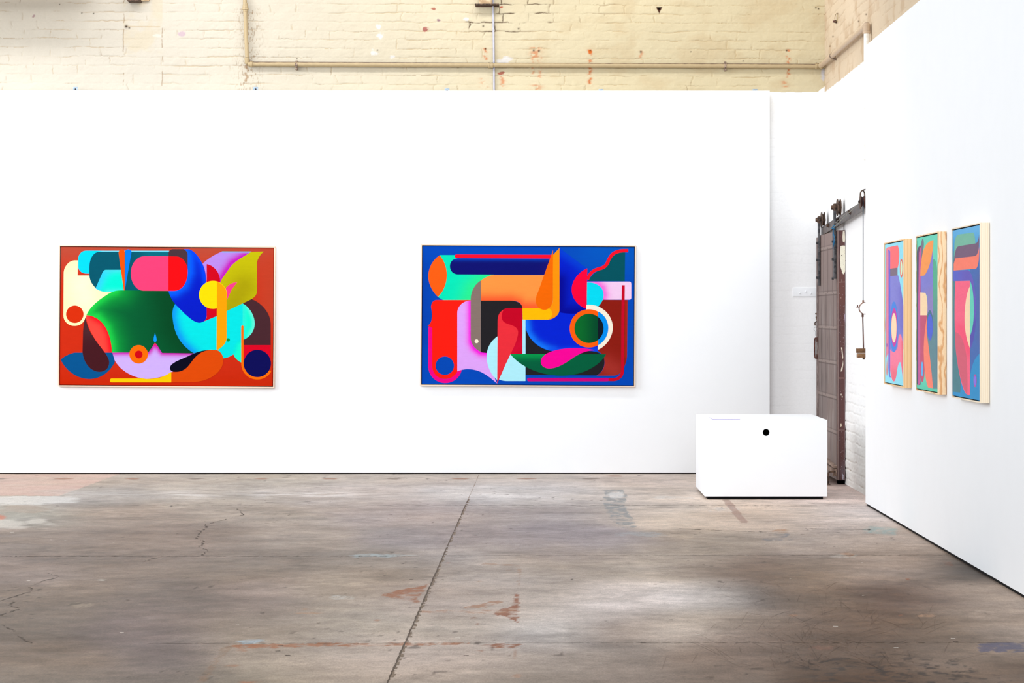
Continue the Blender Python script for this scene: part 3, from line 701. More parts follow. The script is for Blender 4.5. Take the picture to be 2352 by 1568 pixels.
P = path
S1 = [
 (P('M 262,212 L 225,212 C 165,215 115,280 115,345 L 112,770 C 112,830 160,880 225,880 C 280,880 320,850 335,800 L 400,790 L 420,740 L 640,560 L 640,520 L 500,500 L 400,365 L 258,365'), (253, 236, 180), [([(300, 450), (330, 600)], (255, 244, 206), 170)]),
 (disc(229, 761, 89), (212, 45, 6)),
 (P('M 1190,113 L 345,113 C 300,113 265,150 265,195 L 265,275 C 265,315 300,347 350,347 L 400,347 L 480,140 L 1190,135'), (0, 212, 255), [([(520, 116), (1190, 118)], (110, 205, 226), 26)]),
 (P('M 480,125 L 1195,128 L 1195,545 L 560,535 C 440,530 377,440 377,350 L 377,290 C 377,190 420,125 480,125'), (0, 84, 104), [([(1000, 140), (1195, 140)], (0, 104, 124), 90)]),
 (P('M 545,308 L 700,308 L 735,535 L 560,535 C 510,533 470,520 440,497 L 505,350 C 515,325 530,308 545,308'), (0, 234, 206), [([(545, 310), (505, 352), (440, 497)], (48, 202, 240), 60), ([(545, 308), (700, 308)], (60, 214, 224), 32), ([(560, 535), (735, 535)], (70, 230, 222), 26)]),
 (P('M 675,135 C 678,90 736,90 738,125 L 738,518 L 728,518'), (238, 82, 6)),
 (P('M 741,125 C 745,90 805,92 807,127 L 739,518'), (0, 122, 255)),
 (P('M 1185,180 L 1185,130 C 1195,110 1210,100 1225,98 L 1345,98 C 1362,105 1380,130 1382,150 L 1382,335 L 1300,335'), (72, 50, 58)),
 # turquoise body behind the leaves
 (P('M 1244,640 C 1206,700 1208,800 1226,884 C 1262,1016 1338,1116 1430,1168 L 1682,1128 C 1712,1142 1735,1170 1743,1208 C 1780,1206 1815,1192 1845,1170 L 1942,1100 L 1942,645 L 1570,660'), (0, 226, 226), [([(1244, 660), (1225, 790), (1258, 930), (1330, 1060), (1440, 1165)], (8, 150, 236), 62)]),
 (P('M 1940,650 C 2010,690 2064,770 2064,855 C 2064,930 2020,990 1952,1020 L 1940,1020'), (4, 252, 206), [([(1945, 655), (2010, 700), (2058, 800), (2060, 900), (2010, 990)], (100, 234, 214), 24), ([(1942, 660), (1942, 1010)], (40, 234, 214), 40)]),
 (P('M 1926,1252 C 1880,1230 1842,1190 1842,1140 C 1842,1080 1880,1030 1926,1015'), (20, 250, 205), [([(1926, 1015), (1870, 1050), (1843, 1140)], (0, 228, 218), 34)]),
 (P('M 607,1150 L 975,1150 C 1000,1130 1020,1085 1047,1048 C 1075,1080 1100,1130 1125,1156 L 1450,1158 L 1300,1260 L 1230,1345 C 1150,1395 1060,1418 960,1419 C 830,1415 640,1325 607,1150'), (204, 174, 250), [([(607, 1150), (975, 1150), (1010, 1110), (1047, 1052), (1085, 1110), (1122, 1155), (1450, 1158)], (200, 0, 176), 34), ([(1047, 1040), (1047, 1062)], (244, 30, 70), 26)]),
 (P('M 735,517 L 1187,521 C 1195,570 1220,620 1252,655 C 1222,700 1220,760 1230,830 C 1245,960 1310,1080 1445,1160 L 1120,1155 C 1100,1130 1075,1080 1047,1050 C 1020,1085 1000,1130 975,1151 L 607,1151 C 605,1050 580,930 510,850 C 460,795 400,775 348,770 C 370,710 430,650 500,600 C 560,560 610,520 680,518'), (0, 90, 48),
   [([(1180, 600), (1240, 900), (1400, 1150)], (0, 70, 34), 220), ([(680, 510), (560, 560), (430, 650), (348, 770), (460, 795), (550, 900), (600, 1050), (607, 1151)], (8, 150, 58), 150), ([(640, 520), (560, 555), (430, 645), (348, 770), (460, 790), (550, 895), (596, 1050), (604, 1151)], (26, 205, 70), 52)]),
 (P('M 1047,950 C 1055,975 1063,1000 1063,1022 C 1063,1052 1032,1052 1032,1022 C 1032,1000 1040,975 1047,950'), (8, 150, 250)),
 (P('M 1340,98 L 1395,98 C 1450,118 1490,170 1530,245 C 1560,310 1568,380 1568,430 L 1574,690 L 1574,780 C 1570,815 1545,848 1495,848 C 1440,840 1400,800 1350,757 C 1310,715 1270,680 1248,652 C 1220,620 1195,570 1185,524 L 1240,520 C 1320,510 1378,420 1380,330 L 1380,150 C 1378,130 1360,105 1340,98'), (0, 26, 196),
   [([(1345, 98), (1385, 150), (1386, 330), (1335, 460), (1250, 520), (1188, 526)], (0, 96, 255), 62), ([(1440, 110), (1530, 245), (1568, 430)], (0, 66, 240), 36)]),
 (P('M 1185,170 L 940,170 C 850,170 800,260 800,345 C 800,430 850,520 930,521 L 1185,523'), (253, 62, 116)),
 (P('M 1184,171 L 1265,172 C 1330,174 1380,240 1380,330 C 1380,430 1330,522 1240,523 L 1184,523'), (255, 6, 16)),
 (P('M 1730,122 L 2030,122 L 1990,180 L 1800,330 L 1725,440 L 1573,440 C 1570,370 1560,310 1532,246 C 1590,190 1660,150 1730,122'), (182, 136, 230), [([(2020, 128), (1900, 196), (1830, 236), (1770, 320), (1710, 430)], (194, 22, 188), 52), ([(1740, 120), (2030, 120)], (120, 170, 232), 12)]),
 (stroke([(1728, 125), (2028, 126)], 9, False, False), (92, 194, 236)),
 (P('M 1574,250 C 1640,260 1710,330 1710,420 L 1710,450 L 1574,450'), (206, 0, 28)),
 (P('M 1574,690 L 1685,690 L 1685,776 L 1545,834 C 1565,815 1574,800 1574,780'), (206, 0, 28)),
 (P('M 2155,122 L 2025,125 C 1950,180 1860,210 1800,300 C 1760,360 1725,400 1712,437 L 1700,560 L 1778,728 L 2030,608 C 2060,590 2085,560 2087,530 L 2087,240 C 2090,190 2125,150 2155,122'), (194, 186, 4), [([(1790, 720), (1900, 560), (1950, 480)], (170, 158, 2), 150)]),
 (P('M 1885,436 C 1860,470 1830,500 1815,540 C 1800,575 1790,590 1782,614 L 1768,495 C 1790,460 1840,435 1885,436'), (255, 62, 136)),
 (disc(1638, 563, 143), (255, 218, 0)),
 (P('M 1678,428 C 1735,450 1777,500 1777,560 L 1777,1000 C 1775,1050 1735,1100 1674,1130'), (255, 160, 0)),
 (disc(1793, 1022, 17), (0, 150, 62)),
 (P('M 2030,607 C 2130,640 2226,750 2226,860 L 2226,1077 L 1952,1077 L 1952,1019 C 2020,990 2063,930 2063,855 C 2063,770 2010,690 1943,652'), (72, 38, 45)),
 ([(1952, 1075), (2226, 1075), (2226, 1255), (1952, 1255)], (220, 0, 34)),
 (stroke([(1938, 888), (1938, 1262)] + [(2090 + 152 * math.cos(t), 1262 + 152 * math.sin(t)) for t in np.linspace(math.pi, math.radians(33), 26)], 25), (255, 110, 0)),
 (disc(2090, 1262, 139), (8, 8, 86)),
 (P('M 85,1222 C 120,1190 170,1165 225,1152 L 612,1152 L 638,1245 C 590,1350 490,1421 375,1421 C 250,1420 130,1330 85,1222'), (0, 82, 142)),
 (P('M 348,771 C 450,775 520,850 550,910 C 590,990 605,1070 607,1151 L 520,1151 C 460,1050 370,930 343,800'), (255, 70, 60), [([(400, 778), (520, 850), (575, 960), (604, 1151)], (255, 18, 34), 40)]),
 (P('M 340,790 C 345,850 370,920 410,980 C 470,1080 580,1180 580,1250 C 580,1310 540,1348 480,1348 C 390,1345 320,1260 308,1150 L 312,990 C 313,900 320,840 340,790'), (68, 22, 30), [([(338, 800), (350, 900)], (74, 38, 44), 110)]),
 (P('M 935,1414 L 605,1416 C 580,1418 580,1455 605,1455 L 1213,1455 L 1213,1345 C 1180,1372 1140,1392 1090,1408 C 1050,1418 1000,1421 935,1418'), (255, 200, 0)),
 (P('M 1680,1127 C 1720,1140 1747,1190 1744,1240 C 1735,1340 1620,1440 1450,1452 L 1213,1455 L 1213,1350 C 1290,1350 1350,1330 1400,1260 C 1450,1180 1520,1125 1620,1122'), (222, 74, 2)),
 (P('M 1665,1126 C 1550,1118 1480,1140 1380,1190 C 1300,1225 1195,1260 1198,1312 C 1202,1352 1260,1355 1310,1341 C 1400,1312 1410,1230 1490,1170 C 1540,1130 1600,1122 1665,1126'), (5, 5, 28)),
 (disc(880, 1169, 94), (255, 106, 0)), (disc(881, 1171, 40), (204, 0, 18)),
]
wide_painting(382.7, 726.6, 492, 319.5, 0.42, S1, 120, 550,
    'wide abstract painting on rust red ground, green and turquoise forms, pale thin frame', (205, 44, 16),
    [([(0, 40), (2320, 40)], (184, 74, 54), 260), ([(2240, 300), (2240, 700)], (194, 62, 36), 200), ([(100, 1500), (2300, 1520)], (200, 38, 2), 160)])

S2 = [
 (P('M 268,158 L 435,158 L 500,250 L 820,350 L 800,420 L 690,480 L 690,618 L 300,616 C 280,605 262,595 247,584 L 330,375'), (0, 233, 186), [([(780, 360), (690, 420), (600, 500), (560, 616)], (40, 240, 148), 110)]),
 (P('M 265,160 C 365,270 365,470 248,584 C 180,520 150,440 150,375 C 150,290 190,210 265,160'), (250, 94, 16)),
 (P('M 1405,190 L 455,188 C 395,195 370,230 370,272 C 370,312 395,352 450,355 L 1405,359'), (10, 14, 112), [([(420, 190), (1405, 192)], (0, 62, 184), 26), ([(1400, 300), (1400, 340)], (30, 16, 120), 80)]),
 (P('M 1405,155 L 435,151 C 412,155 412,186 437,188 L 1405,193'), (255, 12, 46)),
 (P('M 800,360 L 1480,362 L 1480,702 L 1108,702 L 1108,690 C 1100,640 1040,620 990,622 L 684,622 L 684,418 C 715,395 760,370 800,360'), (255, 152, 68), [([(684, 625), (990, 625), (1070, 650), (1110, 690), (1250, 700)], (255, 92, 46), 72)]),
 (P('M 1142,813 L 1360,813 C 1430,810 1480,780 1486,736 L 1880,730 L 1880,1140 L 1422,1140 C 1270,1110 1160,1010 1142,890'), (0, 36, 216), [([(1144, 830), (1160, 950), (1245, 1060), (1340, 1112), (1422, 1140)], (18, 120, 255), 44), ([(1400, 1135), (1878, 1132)], (10, 70, 240), 34)]),
 (P('M 1487,86 L 1770,295 L 1770,700 L 1705,745 C 1640,762 1540,755 1486,740'), (0, 30, 206), [([(1490, 420), (1490, 745), (1700, 745)], (0, 4, 150), 90), ([(1487, 90), (1770, 300)], (0, 62, 214), 60)]),
 (P('M 1142,890 C 1160,1010 1270,1120 1422,1138 L 1430,1172 L 1142,1172'), (33, 32, 37)),
 (P('M 1142,1240 L 1600,1200 L 1660,1168 C 1760,1118 1870,1130 1930,1180 C 1962,1250 1945,1340 1865,1384 L 1142,1380'), (33, 32, 36)),
 (P('M 1890,614 L 2182,616 L 2175,1190 C 2172,1250 2150,1280 2148,1300 C 2130,1350 2090,1385 2040,1386 L 1865,1386 C 1950,1340 1962,1250 1930,1178 L 1876,1130 L 1870,680'), (144, 28, 16), [([(1960, 1280), (2040, 1330)], (168, 48, 40), 110), ([(2175, 640), (2170, 1180)], (170, 40, 26), 26)]),
 (P('M 2156,122 L 2152,424 L 1778,422 C 1830,332 1895,314 1945,287 C 1985,245 2005,140 2156,115'), (0, 84, 96)),
 (stroke(P('M 2188,113 L 2140,113 C 2040,118 2010,160 1985,215 C 1965,265 1950,283 1880,300 C 1830,315 1795,345 1772,405'), 33, False, False), (250, 15, 40)),
 (P('M 1768,428 L 2195,428 C 2215,428 2219,440 2219,460 L 2219,590 C 2219,608 2210,613 2195,613 L 1768,613'), (250, 210, 246), [([(1768, 430), (1860, 436), (1925, 490), (1942, 565), (1925, 613)], (248, 110, 224), 52)]),
 (P('M 1766,436 C 1860,432 1938,480 1938,565 C 1938,612 1910,652 1880,684 L 1766,684'), (0, 222, 246)),
 (P('M 1770,293 L 1764,706 C 1680,682 1611,600 1611,510 C 1611,420 1680,330 1770,293'), (252, 0, 60)),
 (P('M 1760,665 C 1905,650 2030,760 2030,895 C 2030,990 1970,1082 1878,1124 L 1878,735 L 1760,715'), (253, 243, 224)),
 (P('M 1878,733 C 1945,760 1985,830 1985,900 C 1985,975 1945,1042 1878,1078'), (0, 146, 246)),
 (disc(1786, 905, 195, None, 72, -1e9, 1881), (255, 96, 10)),
 (disc(1788, 905, 149, None, 72, -1e9, 1880), (8, 112, 44), [([(1880, 790), (1880, 1020)], (0, 74, 44), 130)]),
 (disc(1788, 905, 149, None, 72, 1879, 1e9), (12, 26, 38)),
 (P('M 684,622 L 990,622 C 1050,624 1110,650 1110,702 L 1110,1170 L 748,1158 C 720,1158 700,1152 676,1142'), (35, 33, 37)),
 (stroke([(172, 888), (170, 1310)] + [(322 + 152 * math.cos(t), 1292 + 150 * math.sin(t)) for t in np.linspace(math.pi, math.radians(12), 26)], 40, False, True), (245, 0, 136)),
 (P('M 230,616 L 600,616 L 580,680 L 480,760 L 448,1342 C 425,1390 372,1420 322,1420 C 250,1420 190,1370 190,1290 L 190,900 L 146,878 C 176,855 188,820 188,770 C 188,730 178,700 178,680 C 182,640 205,618 230,616'), (255, 28, 14)),
 (P('M 640,620 L 640,1040 L 690,1150 L 750,1156 L 775,1300 L 852,1467 C 770,1400 690,1320 550,1320 C 510,1322 475,1330 445,1342 L 445,740 C 450,680 500,625 582,620'), (226, 166, 252), [([(582, 620), (584, 1040), (612, 1105), (680, 1155), (752, 1160)], (250, 0, 226), 42)]),
 (P('M 684,418 L 684,1144 C 620,1115 582,1060 582,1000 L 582,600 C 585,520 630,450 684,418'), (136, 117, 110)),
 (disc(318, 1285, 94), (0, 72, 182)),
 (P('M 856,985 C 790,1030 745,1100 745,1190 C 745,1300 800,1392 850,1428 L 870,1424 C 890,1438 930,1442 960,1442 L 1140,1442 L 1140,1285 C 1080,1260 1030,1220 985,1165 L 856,1160'), (178, 242, 255)),
 ([(1109, 813), (1141, 813), (1141, 1165), (1109, 1165)], (174, 236, 255)),
 (P('M 1110,697 L 960,698 C 910,705 870,740 858,790 L 852,1467 L 985,1165 L 1110,1165'), (200, 0, 36), [([(1000, 1150), (1100, 1060)], (214, 6, 50), 60)]),
 (P('M 920,712 C 880,735 860,770 856,820 L 852,1467 C 900,1340 970,1210 1010,1120 C 1050,1040 1065,980 1065,940 C 1060,900 1030,880 960,860 C 900,840 890,800 900,760 C 905,740 910,725 920,712'), (240, 48, 60)),
 (P('M 1110,698 L 1370,698 C 1400,700 1412,735 1412,755 C 1412,785 1400,810 1370,816 L 1112,816'), (255, 190, 0)),
 (P('M 1487,84 L 1487,720 C 1480,770 1430,812 1370,816 C 1400,800 1413,782 1413,755 C 1413,735 1400,710 1383,705 L 1420,640 L 1420,158'), (255, 150, 8)),
 (P('M 1422,106 L 1418,610 C 1415,670 1380,716 1335,716 C 1280,716 1245,670 1245,625 C 1245,590 1255,560 1270,530'), (248, 106, 0)),
 (P('M 985,1166 L 1963,1168 C 1880,1310 1690,1388 1510,1387 C 1290,1385 1090,1300 985,1166'), (0, 96, 62), [([(985, 1166), (1560, 1170)], (0, 156, 76), 46)]),
 (P('M 1845,1129 C 1760,1100 1560,1095 1440,1130 C 1340,1155 1296,1200 1296,1245 C 1296,1290 1340,1314 1385,1314 C 1480,1310 1560,1250 1640,1195 C 1720,1145 1790,1128 1845,1129'), (253, 0, 156)),
 (stroke([(2137, 465), (2132, 900), (2130, 1310)] + [(2036 + 94 * math.cos(t), 1333 + 94 * math.sin(t)) for t in np.linspace(0.1, math.pi / 2, 12)] + [(1972, 1427)], 31, False, False), (206, 5, 40)),
 (stroke([(1174, 1427), (1974, 1427)], 35), (206, 0, 128)),
 (disc(642, 1036, 20), (253, 242, 218)),
]
wide_painting(1212.8, 724.6, 489, 320, 0.36, S2, 950, 550,
    'wide abstract painting on cobalt blue ground, red, orange and lilac forms, pale thin frame', (0, 74, 190),
    [([(1900, 100), (2200, 130)], (0, 88, 196), 240), ([(100, 300), (110, 1000)], (0, 66, 178), 120)])

# ---- three tall-looking canvases on the side partition, deep pine frames
def side_painting(x_far, x_near, zt, zb, shapes, label, wood, bg, bgglow, start=0.0):
    Xf = XR - 0.058; Xc = Xf + 0.0045
    Yn = Xf * F / (x_near - VX); Yf_ = Xf * F / (x_far - VX)
    root = thing('painting', label, 'painting', (XR, (Yn + Yf_) / 2, zb), (0, 0, 0), 'deep framed small paintings')
    t = 0.0075; g = 0.0065
    mb = MB()
    X1 = XR - 0.0015
    mb.box((Xf, Yn, zb), (X1, Yn + t, zt), 0.0008); mb.box((Xf, Yf_ - t, zb), (X1, Yf_, zt), 0.0008)
    mb.box((Xf, Yn + t, zt - t), (X1, Yf_ - t, zt), 0.0008); mb.box((Xf, Yn + t, zb), (X1, Yf_ - t, zb + t), 0.0008)
    mb.build('frame', wood, root)
    mb = MB(); mb.box((Xf + 0.016, Yn + t, zb + t), (Xf + 0.026, Yf_ - t, zt - t)); mb.build('backing', M['gap'], root)
    y0, y1, z0, z1 = Yn + t + 0.003, Yf_ - t - 0.003, zb + t + g, zt - t - g
    def fn(u, v, L):
        p = atx(2000 + u * 300 / 1023, 490 + v * 460 / 1568, Xc)
        return Vector((Xc - L * 0.00004, min(max(p.y, y0), y1), min(max(p.z, z0), z1)))
    full = [([(60, -60), (980, -60), (980, 1700), (60, 1700)], bg, bgglow)]
    paint_mesh('canvas', full + shapes, fn, M['canvas'], root, 0.93, 12, 40)
    return root

S3 = [
 (P('M 150,490 L 215,484 C 230,540 250,650 258,760 L 258,1060 L 150,1120'), (140, 140, 216), [([(258, 600), (258, 900)], (122, 118, 204), 40)]),
 (P('M 150,262 L 210,249 C 222,270 226,310 222,350 C 220,390 215,415 210,427 L 152,434'), (254, 122, 126)),
 ([(152, 433), (210, 424), (210, 485), (152, 491)], (132, 117, 132)),
 (P('M 118,300 C 118,268 130,262 152,262 L 152,1085 C 135,1090 125,1110 118,1150'), (240, 142, 156), [([(119, 300), (119, 1100)], (206, 140, 180), 8)]),
 (P('M 152,1060 C 165,1095 200,1090 212,1040 C 215,960 222,942 232,945 C 245,955 250,1010 252,1040 L 253,1332 C 248,1280 245,1200 232,1163 C 220,1160 212,1190 207,1230 C 200,1290 190,1315 180,1315 C 165,1310 155,1260 152,1220'), (249, 136, 166), [([(252, 1000), (253, 1330)], (240, 110, 120), 9), ([(180, 1310), (182, 1250)], (240, 120, 140), 50)]),
 (P('M 138,285 C 142,280 148,285 152,300 L 152,1270 C 158,1278 158,1282 152,1284 C 142,1280 138,1230 138,1180'), (106, 116, 224), [([(139, 300), (139, 1180)], (176, 110, 190), 4)]),
 (disc(182, 888, 32, 198), (86, 142, 228)), (disc(184, 892, 25, 152), (206, 76, 172)), (disc(182, 895, 20.5, 115), (254, 224, 188)),
 (disc(240, 428, 12.5, 74), (244, 116, 96)), (disc(240, 428, 8, 56), (208, 242, 206)),
 (disc(127, 1030, 3.2, 15), (150, 92, 176)), (P('M 127,1135 C 123,1200 121,1262 127,1270 C 133,1262 131,1200 127,1135'), (240, 126, 126)),
]
side_painting(2030.9, 2075.1, 2.0325, 1.0015, S3, 'deep framed abstract on sky blue ground beside the side wall edge, pink and violet shapes', M['pine'], (152, 226, 246),
    [([(60, 700), (115, 900)], (176, 160, 200), 14)])
S4 = [
 (P('M 486,360 C 500,345 515,370 521,450 L 523,1372 L 486,1372 L 470,900'), (106, 158, 152), [([(500, 350), (505, 500)], (98, 182, 150), 180), ([(520, 1000), (500, 1372)], (104, 140, 156), 160)]),
 (P('M 440,770 L 500,760 L 522,1372 L 486,1372 C 475,1200 455,1050 440,970'), (110, 146, 156)),
 (P('M 487,290 L 487,800 C 470,780 455,775 443,790 L 443,640 L 388,618 L 388,480'), (136, 136, 212), [([(485, 640), (470, 780)], (150, 140, 196), 60)]),
 (P('M 362,300 C 368,262 380,255 392,250 L 390,1340 C 375,1345 362,1345 361,1330'), (112, 86, 116), [([(361, 300), (361, 1340)], (70, 92, 110), 6)]),
 (P('M 408,197 C 418,205 418,250 412,280 C 405,330 395,380 391,440 L 391,270 C 393,230 400,200 408,197'), (127, 127, 142)),
 (P('M 378,310 C 385,270 390,262 396,262 L 389,640 L 389,1300 C 384,1335 378,1345 372,1345 L 372,700'), (202, 102, 164)),
 (P('M 491,208 C 450,215 420,250 405,320 C 393,390 388,440 388,490 L 418,486 C 440,470 470,390 480,320 C 488,270 491,240 491,208'), (252, 162, 96)),
 (P('M 388,618 L 425,620 C 440,630 445,690 445,740 L 443,800 L 388,799'), (254, 222, 182)),
 (P('M 388,797 L 443,797 C 430,860 420,950 415,1050 C 414,1120 425,1200 420,1260 C 415,1310 408,1322 403,1320 C 395,1318 390,1290 388,1250'), (202, 97, 126)),
 (disc(463, 862, 24, 104), (86, 124, 144)), (disc(464, 890, 22, 103), (92, 112, 218)),
 (P('M 441,810 C 425,880 415,1000 415,1080 C 418,1200 425,1300 450,1362 L 488,1370 C 475,1200 455,1050 445,980 C 437,920 440,850 443,800'), (254, 142, 122)),
 (disc(403, 1218, 9.5, 58), (112, 184, 242)),
]
side_painting(2103.2, 2153.7, 2.0325, 1.0015, S4, 'deep framed abstract on sea green ground with orange leaf, boldly figured frame edge', M['figured'], (116, 217, 192),
    [([(356, 200), (356, 1380)], (88, 160, 128), 9), ([(400, 1380), (520, 1400)], (100, 206, 178), 60)])
S5 = [
 (P('M 780,300 L 860,300 L 860,1090 C 820,1120 790,1180 780,1270 L 778,1000'), (84, 118, 184), [([(856, 500), (856, 1000)], (92, 112, 176), 30)]),
 (P('M 645,300 L 700,250 L 700,1000 L 655,1000 L 641,700'), (76, 138, 146), [([(650, 250), (690, 180)], (96, 160, 190), 90)]),
 (P('M 656,230 C 664,180 675,170 690,165 L 800,150 C 812,150 818,190 820,240 L 690,258 C 665,265 655,320 652,385'), (126, 188, 166)),
 (P('M 662,352 C 700,345 810,338 825,330 C 842,310 847,280 849,255 C 850,360 845,410 825,432 L 650,447 L 650,395'), (254, 136, 116)),
 (P('M 690,256 L 820,235 C 840,230 845,200 848,165 C 852,230 847,300 825,330 C 810,338 700,345 662,352 L 651,390 C 655,320 665,262 690,256'), (126, 102, 127)),
 (P('M 645,447 L 760,443 C 800,450 824,600 827,750 C 826,900 805,1030 778,1062 L 778,525 L 648,530 C 640,500 642,470 645,447'), (112, 102, 192), [([(650, 450), (645, 528)], (100, 112, 206), 60), ([(790, 1000), (822, 850)], (96, 92, 180), 30)]),
 (P('M 641,530 L 680,530 L 676,1000 L 690,1200 L 706,1340 L 701,1402 L 644,1396'), (92, 138, 148)),
 (P('M 662,530 L 778,527 L 778,1420 C 770,1425 755,1420 745,1410 C 710,1360 680,1200 665,1050 C 655,900 655,700 662,530'), (253, 112, 142), [([(700, 900), (775, 1080)], (252, 96, 128), 50)]),
 (P('M 660,930 C 700,925 735,1000 750,1120 C 758,1230 760,1330 757,1421 C 730,1400 690,1250 670,1100 C 662,1040 660,980 660,930'), (220, 106, 127)),
 (P('M 778,570 L 778,1055 C 750,1000 735,900 736,820 C 737,720 750,610 778,570'), (254, 222, 184)),
 (P('M 778,528 C 797,560 809,650 809,760 C 809,850 795,920 778,960'), (112, 214, 192)),
 (disc(818, 1308, 11.5, 50), (202, 92, 156)), (disc(818, 1308, 8, 38), (152, 124, 232)),
]
side_painting(2185.4, 2250.5, 2.0325, 1.0015, S5, 'deep framed abstract on mid blue ground with tall pink panel, whitish frame edge', M['ash'], (66, 152, 208),
    [([(640, 80), (860, 90)], (112, 184, 232), 150), ([(856, 300), (856, 1000)], (96, 120, 182), 40)])

# ================================================================== plinth and paper
R = thing('plinth', 'low white box plinth with round black cable hole standing on the concrete', 'plinth', (1.811, 17.92, 0))
mb = MB(); mb.box((1.311, 17.42, 0.0247), (2.311, 18.43, 0.65), 0.0025); mb.build('body', M['plinth'], R)
mb = MB(); mb.box((1.335, 17.44, 0.0), (2.278, 18.40, 0.025)); child(mb.build('recessed_base', M['black'], R), 'black recessed base')
c = at(1759.6, 992.7, 17.42)
mb = MB(); mb.lathe(c + Vector((0, 0.0005, 0)), c + Vector((0, -0.003, 0)), [(0, 0.0275), (0.002, 0.0275), (0.003, 0.0255), (0.0022, 0.0235), (0.0012, 0.023)], 40)
child(mb.build('cable_hole', M['hole'], R), 'round black cable hole')
R = thing('paper_sheet', 'thin stack of white paper lying on top of the white plinth', 'paper', (1.49, 17.62, 0.65))
mb = MB()
for i in range(5):
    o = 0.0015 * math.sin(i * 2.1); mb.box((1.378 + o, 17.475 + o, 0.6502 + i * 0.001), (1.603 + o, 17.79 + o, 0.6511 + i * 0.001))
mb.build('pages', M['paper_shade'], R)
mb = MB(); mb.box((1.378, 17.476, 0.6553), (1.603, 17.79, 0.6560)); mb.build('cover_sheet', M['paper'], R)

# ================================================================== pipework
YPI = YB - 0.042
def ph(px, py): return at(px, py, YPI)
R = thing('conduit_pipe', 'cream painted pipe running along the brick wall and round the corner', 'pipe', ph(568, 147))
A = ph(568, 147); B_ = ph(1878, 152); rp = 0.0225
mb = MB(); mb.cyl(ph(574, 147), B_, rp, 24); mb.build('long_run', M['pipe'], R)
mb = MB(); mb.tube([ph(560.5, -60), ph(564.5, 60), ph(567.5, 132)], 0.0185, 20); mb.build('riser', M['pipe'], R)
mb = MB(); u = ph(563.5, 17)
mb.lathe(u + Vector((0, 0, -.042)), u + Vector((0, 0, .042)), [(0, .0215), (.018, .0235), (.0195, .032), (.038, .032), (.040, .026), (.062, .026), (.064, .022), (.084, .021)], 8)
child(mb.build('union_fitting', M['pipe'], R), 'hexagonal union fitting')
mb = MB(); e = ph(568, 139)
mb.lathe(ph(567.4, 132.5), ph(568, 148), [(0, .0215), (.004, .0245), (.012, .0245), (.018, .023), (.05, .0235), (.06, .018), (.066, .008)], 22)
mb.lathe(ph(570, 147), ph(583, 147), [(0, .02), (.006, .026), (.020, .026), (.024, .031), (.04, .031), (.044, .024), (.054, .024)], 22)
mb.build('elbow', M['pipe'], R)
for px, py, lab in ((681, 149, None), (1666, 151.5, None)):
    p = ph(px, py); mb = MB()
    mb.lathe(p + Vector((-.011, 0, 0)), p + Vector((.011, 0, 0)), [(0, rp + .001), (.001, rp + .004), (.021, rp + .004), (.022, rp + .001)], 24, False)
    mb.box((p.x - .010, p.y - .006, p.z - .046), (p.x + .010, YB + .004, p.z - .020), .001); mb.box((p.x - .010, p.y - .004, p.z + .020), (p.x + .010, YB + .004, p.z + .042), .001)
    mb.build('pipe_clamp', M['clamp'], R)
p = ph(1127, 150); mb = MB()
mb.lathe(p + Vector((-.022, 0, 0)), p + Vector((.022, 0, 0)), [(0, rp), (.001, .028), (.012, .028), (.014, .025), (.030, .025), (.032, .028), (.043, .028), (.044, rp)], 24)
mb.build('coupling', M['pipe'], R)
XPS = XW - 0.042
p0 = atx(1884, 152.5, XPS); p1 = Vector((XPS, 17.50, p0.z - 0.012)); cpt = Vector((XPS, YPI, p0.z))
mb = MB(); mb.cyl((XPS, YPI + .005, p0.z), p1, .0235, 24); mb.build('side_run', M['pipe_side'], R)
mb = MB(); mb.sphere((XPS - .004, YPI, p0.z), .029); mb.lathe(cpt + Vector((-.055, 0, 0)), cpt, [(0, .026), (.004, .031), (.018, .031), (.022, .026), (.05, .026)], 22)
mb.lathe(cpt + Vector((0, -.006, 0)), cpt + Vector((0, -.06, 0)), [(0, .026), (.025, .026), (.028, .031), (.048, .031), (.05, .025)], 22); mb.build('elbow', M['pipe'], R)
mb = MB(); mb.sphere(p1 + Vector((0, -.01, .002)), .031); mb.lathe(p1 + Vector((0, .07, 0)), p1, [(0, .025), (.004, .030), (.02, .030), (.024, .027), (.07, .028)], 22)
mb.lathe(p1 + Vector((0, -.012, 0)), p1 + Vector((0, -.012, -.07)), [(0, .028), (.040, .028), (.042, .032), (.062, .032), (.064, .026)], 22); mb.build('elbow', M['pipe_side'], R)
mb = MB(); mb.cyl(p1 + Vector((0, -.012, -.05)), p1 + Vector((0, -.012, -1.1)), .0235, 24); child(mb.build('downpipe', mat_plain('white_pipe_paint', (240, 236, 228), .5), R), 'white lower length of pipe')
for yy in (19.55,):
    mb = MB(); mb.ring((XPS, yy, p0.z - .006), .026, .004, (0, 1, 0)); mb.box((XPS, yy - .01, p0.z - .045), (XW + .003, yy + .01, p0.z - .028), .001); mb.build('pipe_clamp', M['clamp'], R)

mb = MB(); mb.tube([at(1131, -70, YB - .014), at(1133.2, 40, YB - .014), at(1134.6, 150, YB - .014), at(1135, 230, YB - .014)], 0.0095, 16)
tag(mb.build('electrical_conduit', M['conduit']), 'thin white vertical conduit crossing behind the cream pipe', 'conduit')

